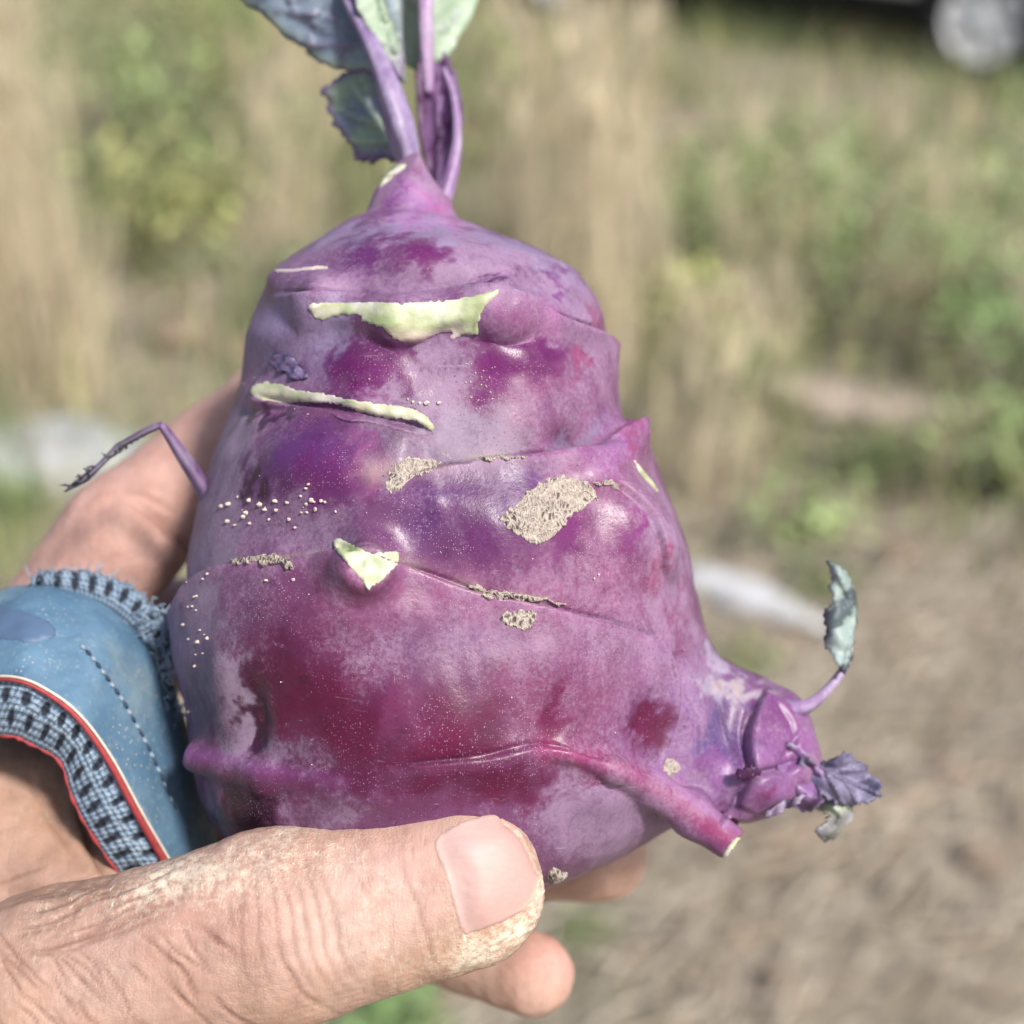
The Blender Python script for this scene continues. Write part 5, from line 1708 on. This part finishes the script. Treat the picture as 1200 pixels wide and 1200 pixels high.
# flakes of dry skin / soil
fl = g.n.new('ShaderNodeTexNoise'); fl.inputs['Scale'].default_value = 520; fl.inputs['Detail'].default_value = 3; fl.inputs['Distortion'].default_value = 2.2
g.l.new(g.mapping(co, (1.7, 1, 0.8), (0.3, 0.8, 0.2)), fl.inputs['Vector'])
flk = g.math('MULTIPLY', g.ramp(fl.outputs['Fac'], 0.66, 0.70), g.ramp(dus, 0.15, 0.6))
c = g.mix(g.math('MULTIPLY', flk, 0.7), c, tuple(lin(236, 222, 196)))
fine = g.noise(420, 5, 0.7, g.mapping(co, (4.0, 0.9, 0.9), (0.1, 0.25, 0.1)), 0.6)
c = g.mix(g.ramp(fine, 0.30, 0.44, 0.30, 0.0), c, tuple(lin(120, 82, 66)))
c = g.mix(g.math('MULTIPLY', g.ramp(fine, 0.60, 0.68), g.ramp(dus, 0.1, 0.7)), c, tuple(lin(226, 214, 196)))
hgt = g.math('ADD', g.math('MULTIPLY', fine, 0.7), g.math('MULTIPLY', nf, 0.2))
hgt = g.math('ADD', hgt, g.math('ADD', g.math('MULTIPLY', g.math('MULTIPLY', lines, -0.32), g.ramp(g.noise(90, 3), 0.35, 0.65)), g.math('ADD', g.math('MULTIPLY', nf, 0.4), g.math('MULTIPLY', flk, 0.5))))
g.set(Base_Color=c, Roughness=0.52, Normal=g.bump(hgt, 0.45, 0.00045), Specular_IOR_Level=0.4)
g.b.inputs['Subsurface Weight'].default_value = 0.18
g.b.inputs['Subsurface Radius'].default_value = (0.0032, 0.0012, 0.0007)
g.b.inputs['Subsurface Scale'].default_value = 1.0
SKIN = g.m
base_loc = W(-430, 1330, 0.252)
hand = bpy.data.objects.new('hand', mesh_np('hand', hV - base_loc, hQ, True, {'Col': np.clip(hc, 0.01, 0.9), 'dust': dust}))
hand.location = base_loc
COLL.objects.link(hand)
hand.data.materials.append(SKIN)
tag(hand, 'dusty bare hand gripping the kohlrabi, thumb laid across its front', 'hand')

# thumbnail
g = G('nail')
n = g.noise(500, 4, 0.6, g.mapping(g.co(), (0.4, 3.0, 3.0), (0, 0.25, 0)))
c = g.mix(g.ramp(n, 0.3, 0.7, 0, 0.35), g.attr('Col'), g.mix(1.0, g.attr('Col'), (0.9, 0.82, 0.84, 1), 'MULTIPLY'))
g.set(Base_Color=c, Roughness=0.55, Normal=g.bump(n, 0.12, 0.0003), Specular_IOR_Level=0.5)
g.b.inputs['Subsurface Weight'].default_value = 0.1
g.b.inputs['Subsurface Radius'].default_value = (0.001, 0.0006, 0.0005)
g.b.inputs['Subsurface Scale'].default_value = 1.0
nail_ol = cat([(508, 984), (522, 971), (545, 961), (572, 954), (596, 956), (614, 967), (628, 984), (634, 1006), (634, 1030), (628, 1050), (617, 1064), (600, 1076), (574, 1087), (550, 1096), (541, 1094), (534, 1078), (527, 1052), (518, 1022), (509, 1000)], 4, True)


def nail_col(d, x, y):
    tipw = sstep(604, 640, x + 0.12 * (y - 1020))
    c = mixc(np.tile(lin(186, 150, 142), (len(x), 1)), lin(194, 168, 162), 0.5 * sstep(1040, 960, y) + 0.3 * np.sin(x * 0.05))
    c = mixc(c, lin(216, 204, 172), tipw * sstep(9, 3, d))
    lun = np.exp(-((x - 522 - (y - 1000) * 0.25) / 16) ** 2) * 0.35
    c = mixc(c, lin(204, 176, 168), lun)
    cut = 525 + (y - 985) * 0.28
    c = mixc(c, lin(160, 132, 104), sstep(2.6, 0.4, d) * 0.7 * sstep(12, 34, x - cut))
    return mixc(c, lin(190, 156, 140), sstep(7, 0.5, d) * 0.7 * sstep(24, 6, x - cut))


patch('thumb_nail', nail_ol, HAND, lambda d, x, y: (0.0002 + 0.0003 * sstep(0, 4, d)) * sstep(0, 40, x - 508 - (y - 985) * 0.28) + 0.0006 * sstep(4, 45, d) + 0.0003 * sstep(590, 640, x), g.m, hand, 3.0, {'Col': nail_col}, 0.0004, 0.15, 7)

# ================================================================ the fingerless glove
def tensor(ctrl, nu, nv):
    """ctrl[row][col] of (px,py,d) -> dense grid by Catmull-Rom both ways"""
    C = np.array(ctrl, float)
    rows = np.array([cat(r, nu) for r in C])
    return np.array([cat(rows[:, j], nv) for j in range(rows.shape[1])]).transpose(1, 0, 2)


# stations along the panel: upper edge E, lower (piped) edge L
E = np.array([(-96, 760, .242), (-40, 712, .228), (35, 685, .2215), (100, 697, .2215), (152, 733, .222), (193, 784, .2270), (222, 855, .2310), (256, 985, .2360), (275, 1060, .239)])
L = np.array([(-120, 826, .224), (-58, 797, .2095), (15, 793, .2025), (60, 811, .2025), (97, 841, .203), (132, 889, .2050), (167, 953, .2085), (208, 1024, .2135), (236, 1080, .217)])
inn = np.array([(10, 40), (12, 42), (14, 44), (2, 50), (-14, 46), (-30, 40), (-40, 30), (-40, 20), (-40, 20)], float)   # inward turn at the back of the finger
rowA = E.copy(); rowA[:, :2] += inn * 1.5; rowA[:, 2] += 0.026
rowB = E.copy(); rowB[:, :2] += inn * 0.45; rowB[:, 2] += 0.016
m1 = E * 0.72 + L * 0.28; m1[:, 2] -= 0.0040
m2 = E * 0.38 + L * 0.62; m2[:, 2] -= 0.0030
gr_ = tensor([rowA, rowB, E, m1, m2, L], 14, 12)
nr, nc = gr_.shape[:2]
gpx, gpy, gd = gr_[..., 0].ravel(), gr_[..., 1].ravel(), gr_[..., 2].ravel()
gP = W(gpx, gpy, gd)
gP += 0.0004 * np.stack([vnoise(gP / 0.02, 0.8 + 0.3 * i, 3) for i in range(3)], 1)
Qg = grid_faces(nr, nc)
a, b, c_ = gP[Qg[:, 0]], gP[Qg[:, 1]], gP[Qg[:, 2]]
fl_ = np.einsum('ij,ij->i', np.cross(b - a, c_ - a), np.array(CAMP) - a)
if np.median(fl_[len(fl_) // 2:]) < 0:
    Qg = Qg[:, ::-1].copy()

g = G('blue_synthetic_leather')
n = g.noise(120, 4, 0.6)
nf = g.noise(1600, 4, 0.6)
c = g.mix(g.ramp(n, 0.35, 0.68), tuple(lin(74, 106, 132)), tuple(lin(92, 124, 148)))
ds = g.n.new('ShaderNodeTexVoronoi'); ds.inputs['Scale'].default_value = 1500; g.l.new(g.co(), ds.inputs['Vector'])
sp_ = g.n.new('ShaderNodeSeparateColor'); g.l.new(ds.outputs['Color'], sp_.inputs[0])
dsk = g.math('MULTIPLY', g.ramp(ds.outputs['Distance'], 0.34, 0.16), g.math('MULTIPLY', g.ramp(sp_.outputs[0], 0.6, 0.7), g.ramp(g.noise(90, 3), 0.42, 0.62)))
c = g.mix(g.math('MULTIPLY', dsk, 0.6), c, tuple(lin(190, 188, 160)))
c = g.mix(g.ramp(g.noise(70, 6, 0.7), 0.48, 0.75, 0, 0.45), c, tuple(lin(150, 158, 150)))
c = g.mix(g.ramp(g.noise(900, 4, 0.7), 0.55, 0.7, 0, 0.3), c, tuple(lin(160, 172, 170)))
g.set(Base_Color=c, Roughness=0.62, Normal=g.bump(nf, 0.25, 0.0003))
LEATH = g.m
glove = empty('fingerless_glove', W(-100, 900, 0.215), 'worn blue fingerless glove with knit lining, red piping and frayed finger end', 'glove')
panel = obj('leather_panel', gP, Qg, LEATH, glove, True)
md = panel.modifiers.new('thickness', 'SOLIDIFY')
md.thickness = 0.0011
md.offset = -1
GLOVE = Surf(gP, Qg)

# ---- knit lining: band round the thumb hole
Ko = L[1:8].copy()
Ki = np.array([(-66, 868, .2135), (4, 862, .2075), (34, 871, .2075), (70, 893, .2080), (86, 938, .2090), (112, 985, .2110), (152, 1040, .2135)])
Ko2 = Ko.copy(); Ko2[:, 2] += 0.0008
mid = (Ko2 + Ki) / 2; mid[:, 2] -= 0.0016
tuck = Ki.copy(); tuck[:, :2] += np.array([(2, -10), (3, -10), (4, -10), (8, -8), (10, -6), (12, -6), (12, -4)]); tuck[:, 2] += 0.004


def knit_mat():
    g = G('knit_mesh_fabric')
    uv = g.co('UV')
    def wave(d, sc, dist):
        w = g.n.new('ShaderNodeTexWave'); w.wave_type = 'BANDS'; w.bands_direction = d
        w.inputs['Scale'].default_value = sc; w.inputs['Distortion'].default_value = dist; w.inputs['Detail'].default_value = 2
        w.inputs['Detail Scale'].default_value = 0.6
        g.l.new(uv, w.inputs['Vector'])
        return w.outputs['Fac']
    k = g.math('MULTIPLY', g.ramp(wave('Y', 1.0, 0.8), 0.1, 0.8, 0.45, 1.0), g.ramp(wave('DIAGONAL', 0.75, 0.8), 0.1, 0.8, 0.5, 1.0))
    nn = g.noise(700, 4, 0.7)
    c = g.mix(g.ramp(k, 0.12, 0.7), tuple(lin(70, 90, 116)), tuple(lin(140, 160, 178)))
    c = g.mix(g.ramp(nn, 0.45, 0.75, 0, 0.5), c, tuple(lin(176, 190, 200)))
    c = g.mix(g.attr('hole', 'Fac'), c, tuple(lin(36, 42, 56)))
    g.set(Base_Color=c, Roughness=0.9, Normal=g.bump(g.math('ADD', k, g.math('MULTIPLY', nn, 0.5)), 0.8, 0.0005))
    return g.m


KNIT = knit_mat()


def knit(name, rows, parent, holes, nu=26, nv=14, uvs=(26, 4), rag=None):
    gr_ = tensor(rows, nu, nv)
    nr, nc = gr_.shape[:2]
    uu, vv = np.meshgrid(np.linspace(0, 1, nc), np.linspace(0, 1, nr))
    seglen = np.hypot(np.diff(gr_[nr // 2, :, 0]), np.diff(gr_[nr // 2, :, 1]))
    s = np.concatenate([[0], np.cumsum(seglen)])
    S = np.tile(s, (nr, 1))
    x, y, d = gr_[..., 0], gr_[..., 1], gr_[..., 2].copy()
    h = np.zeros(x.shape)
    for r, (v0, ph) in enumerate(holes):
        pitch = 21.0
        k = np.round((S - ph) / pitch)
        du = (S - ph - k * pitch)
        jit_ = np.sin(k * 12.9 + r * 4) * 0.5
        hw = np.array([d_ for d_ in [0]])
        wv = np.hypot(x[0] - x[-1], y[0] - y[-1])[None, :]
        dv = (vv - v0 - 0.03 * jit_) * wv
        h = np.maximum(h, sstep(1.15, 0.75, np.hypot(du / (4.4 + jit_), dv / 5.4)))
    d += 0.0007 * h - 0.00012 * np.sin(S * 0.9) + 0.0002 * np.sin(S * 0.12 + vv * 4)
    if rag is not None:
        edge = np.exp(-((vv - 0.67) / 0.16) ** 2) * rag * (np.sin(S * 0.35) * 0.5 + np.sin(S * 0.83 + 1) * 0.35 + np.sin(S * 1.9) * 0.3)
        y = y - edge
        x = x + edge * 0.5
    P = W(x.ravel(), y.ravel(), d.ravel())
    Q = grid_faces(nr, nc)
    a, b, c_ = P[Q[:, 0]], P[Q[:, 1]], P[Q[:, 2]]
    if np.median(np.einsum('ij,ij->i', np.cross(b - a, c_ - a), np.array(CAMP) - a)) < 0:
        Q = Q[:, ::-1].copy()
    o = obj(name, P, Q, KNIT, parent, True, {'hole': h.ravel()}, np.column_stack([(S / 8.0).ravel(), (vv * uvs[1]).ravel()]))
    md = o.modifiers.new('thickness', 'SOLIDIFY')
    md.thickness = 0.0009
    md.offset = -1
    return o


band = knit('knit_band', [Ko2, mid, Ki, tuck], glove, [(0.20, 3), (0.46, 13)])
tag(band, 'grey blue perforated knit edging')

# frayed finger opening: lining standing out past the leather, all round the finger
Eo = cat(E[1:6], 6)
tdir = np.array([(4, -16), (2, -20), (2, -28), (12, -32), (24, -28), (30, -16), (24, -4)], float)
sel = np.linspace(6, len(Eo) - 3, 7).astype(int)
Fi = Eo[sel].copy(); Fi[:, 2] -= 0.0004
Fi[:, :2] += np.array([(0, 8)] * 7)
Fm = Fi.copy(); Fm[:, :2] += tdir * 0.6; Fm[:, 2] -= 0.0012
Fo = Fi.copy(); Fo[:, :2] += tdir * 1.15; Fo[:, 2] += 0.0012
Fb = Fo.copy(); Fb[:, :2] += np.array([(6, 14)] * 7); Fb[:, 2] += 0.014
fr_ = knit('frayed_lining', [Fi, Fm, Fo, Fb], glove, [(0.40, 8)], 24, 12, (26, 3), rag=3.0)
parts = []
for _ in range(240):
    i = rng.uniform(0, 6)
    k = int(min(i, 5)); t = i - k
    p = Fo[k] * (1 - t) + Fo[k + 1] * t
    dd = tdir[k] / np.hypot(*tdir[k])
    Lh = rng.uniform(2, 5)
    q = np.array([dd[0] + rng.normal(0, 0.7), dd[1] + rng.normal(0, 0.7)])
    q2 = q + rng.normal(0, 0.8, 2)
    p0 = p[:2] - dd * 4 + rng.normal(0, 2, 2)
    pts = np.array([W(*(p0), p[2] - 0.0006), W(*(p0 + q * Lh * 0.6), p[2] - 0.0012 + rng.normal(0, 0.0006)), W(*(p0 + q2 * Lh), p[2] - 0.0004 + rng.normal(0, 0.001))])
    parts.append(tube(cat(pts, 3), 0.00011, 4))
v, f_ = merge(parts)
g = G('frayed_yarn'); g.set(Base_Color=g.mix(g.noise(400, 2), tuple(lin(70, 96, 122)), tuple(lin(168, 188, 204))), Roughness=0.9)
YARN = g.m
o = obj('loose_threads', v, f_, YARN, fr_)
o['kind'] = 'stuff'
# tuft where leather meets the bulb
parts = []
for (cx, cy, dz, nn, sx, sy) in [(196, 790, .2215, 60, 8, 16), (184, 728, .2195, 40, 8, 10), (208, 830, .2235, 30, 6, 20)]:
    for _ in range(nn):
        p0 = np.array([cx + rng.normal(0, sx), cy + rng.normal(0, sy)])
        p1 = p0 + rng.normal(0, 6, 2)
        p2 = p1 + rng.normal(0, 6, 2)
        parts.append(tube(cat(np.array([W(*p0, dz + rng.normal(0, .0006)), W(*p1, dz - 0.0006), W(*p2, dz + rng.normal(0, .0008))]), 3), 0.00011, 4))
v, f_ = merge(parts)
o = obj('loose_threads', v, f_, YARN, fr_)
o['kind'] = 'stuff'

# ---- piping: pale bead and red tape along the panel edge, thin red hem inside
g = G('red_piping'); n = g.noise(900, 3); g.set(Base_Color=g.mix(n, tuple(lin(120, 36, 42)), tuple(lin(178, 70, 72))), Roughness=0.7, Normal=g.bump(n, 0.3, 0.0003)); RED = g.m
g = G('pale_piping'); n = g.noise(900, 3); g.set(Base_Color=g.mix(n, tuple(lin(180, 164, 150)), tuple(lin(224, 214, 200))), Roughness=0.7); PIP = g.m
Ld = cat(L[1:9], 10)
V, Fq = tube(W(Ld[:, 0], Ld[:, 1], Ld[:, 2] - 0.0003), 0.00022, 8)
obj('pale_piping', V, Fq, PIP, glove)
off = np.gradient(Ld[:, :2], axis=0); off = np.column_stack([-off[:, 1], off[:, 0]]) / (np.linalg.norm(off, axis=1)[:, None] + 1e-9)
tt = np.linspace(0, 1, len(Ld))
wd_ = 3.2 + 3.0 * tt
V, Fq = tube(W(Ld[:, 0] + off[:, 0] * wd_, Ld[:, 1] + off[:, 1] * wd_, Ld[:, 2] - 0.0001), 0.00024 + 0.0005 * tt, 8)
obj('red_piping', V, Fq, RED, glove)
Kd = cat(Ki, 10)
V, Fq = tube(W(Kd[:, 0], Kd[:, 1], Kd[:, 2] - 0.0001), 0.0003 * (1 + 0.4 * np.sin(np.arange(len(Kd)) * 1.3)), 6)
obj('red_hem', V, Fq, RED, glove)

# ---- seam of single stitches across the panel
g = G('pale_thread'); g.set(Base_Color=tuple(lin(138, 154, 168)), Roughness=0.8); TH1 = g.m
g = G('dark_thread'); g.set(Base_Color=tuple(lin(44, 58, 78)), Roughness=0.8); TH2 = g.m
seam = cat([(94, 755), (108, 770), (124, 792), (142, 818), (158, 846), (172, 872), (184, 898), (196, 926), (207, 950)], 8)
sl_ = np.concatenate([[0], np.cumsum(np.hypot(*np.diff(seam, axis=0).T))])
N_ = 24
for i in range(N_):
    s0, s1 = sl_[-1] * (i + 0.08) / N_, sl_[-1] * (i + 0.86) / N_
    q = [np.array([np.interp(s_, sl_, seam[:, 0]), np.interp(s_, sl_, seam[:, 1])]) for s_ in (s0, (s0 + s1) / 2, s1)]
    shr = 1.0 if i < 20 else 0.6
    pts = []
    for j, p in enumerate(q):
        h_, n_ = GLOVE.hit(*p)
        tcd = np.array(CAMP) - h_
        tcd /= np.linalg.norm(tcd)
        pts.append(h_ + tcd * (0.00035 if j == 1 else 0.00002))
    V, Fq = tube(np.array(pts), np.array([0.0002, 0.00034, 0.0002]) * shr, 6)
    obj('stitch', V, Fq, TH1 if i % 2 == 0 else TH2, panel)

# ---- oval pad printed on the panel
g = G('grey_blue_pad'); n = g.noise(300, 4); g.set(Base_Color=g.mix(n, tuple(lin(76, 98, 126)), tuple(lin(90, 112, 140))), Roughness=0.55, Normal=g.bump(n, 0.2, 0.0003))
th = np.linspace(0, 2 * math.pi, 36, endpoint=False)
patch('oval_pad', np.column_stack([12 + 56 * np.cos(th) + 8 * np.sin(th), 732 + 23 * np.sin(th) + 6 * np.cos(th)]), GLOVE, lambda d, x, y: 0.00035 * sstep(0, 3, d), g.m, glove, 4.0)
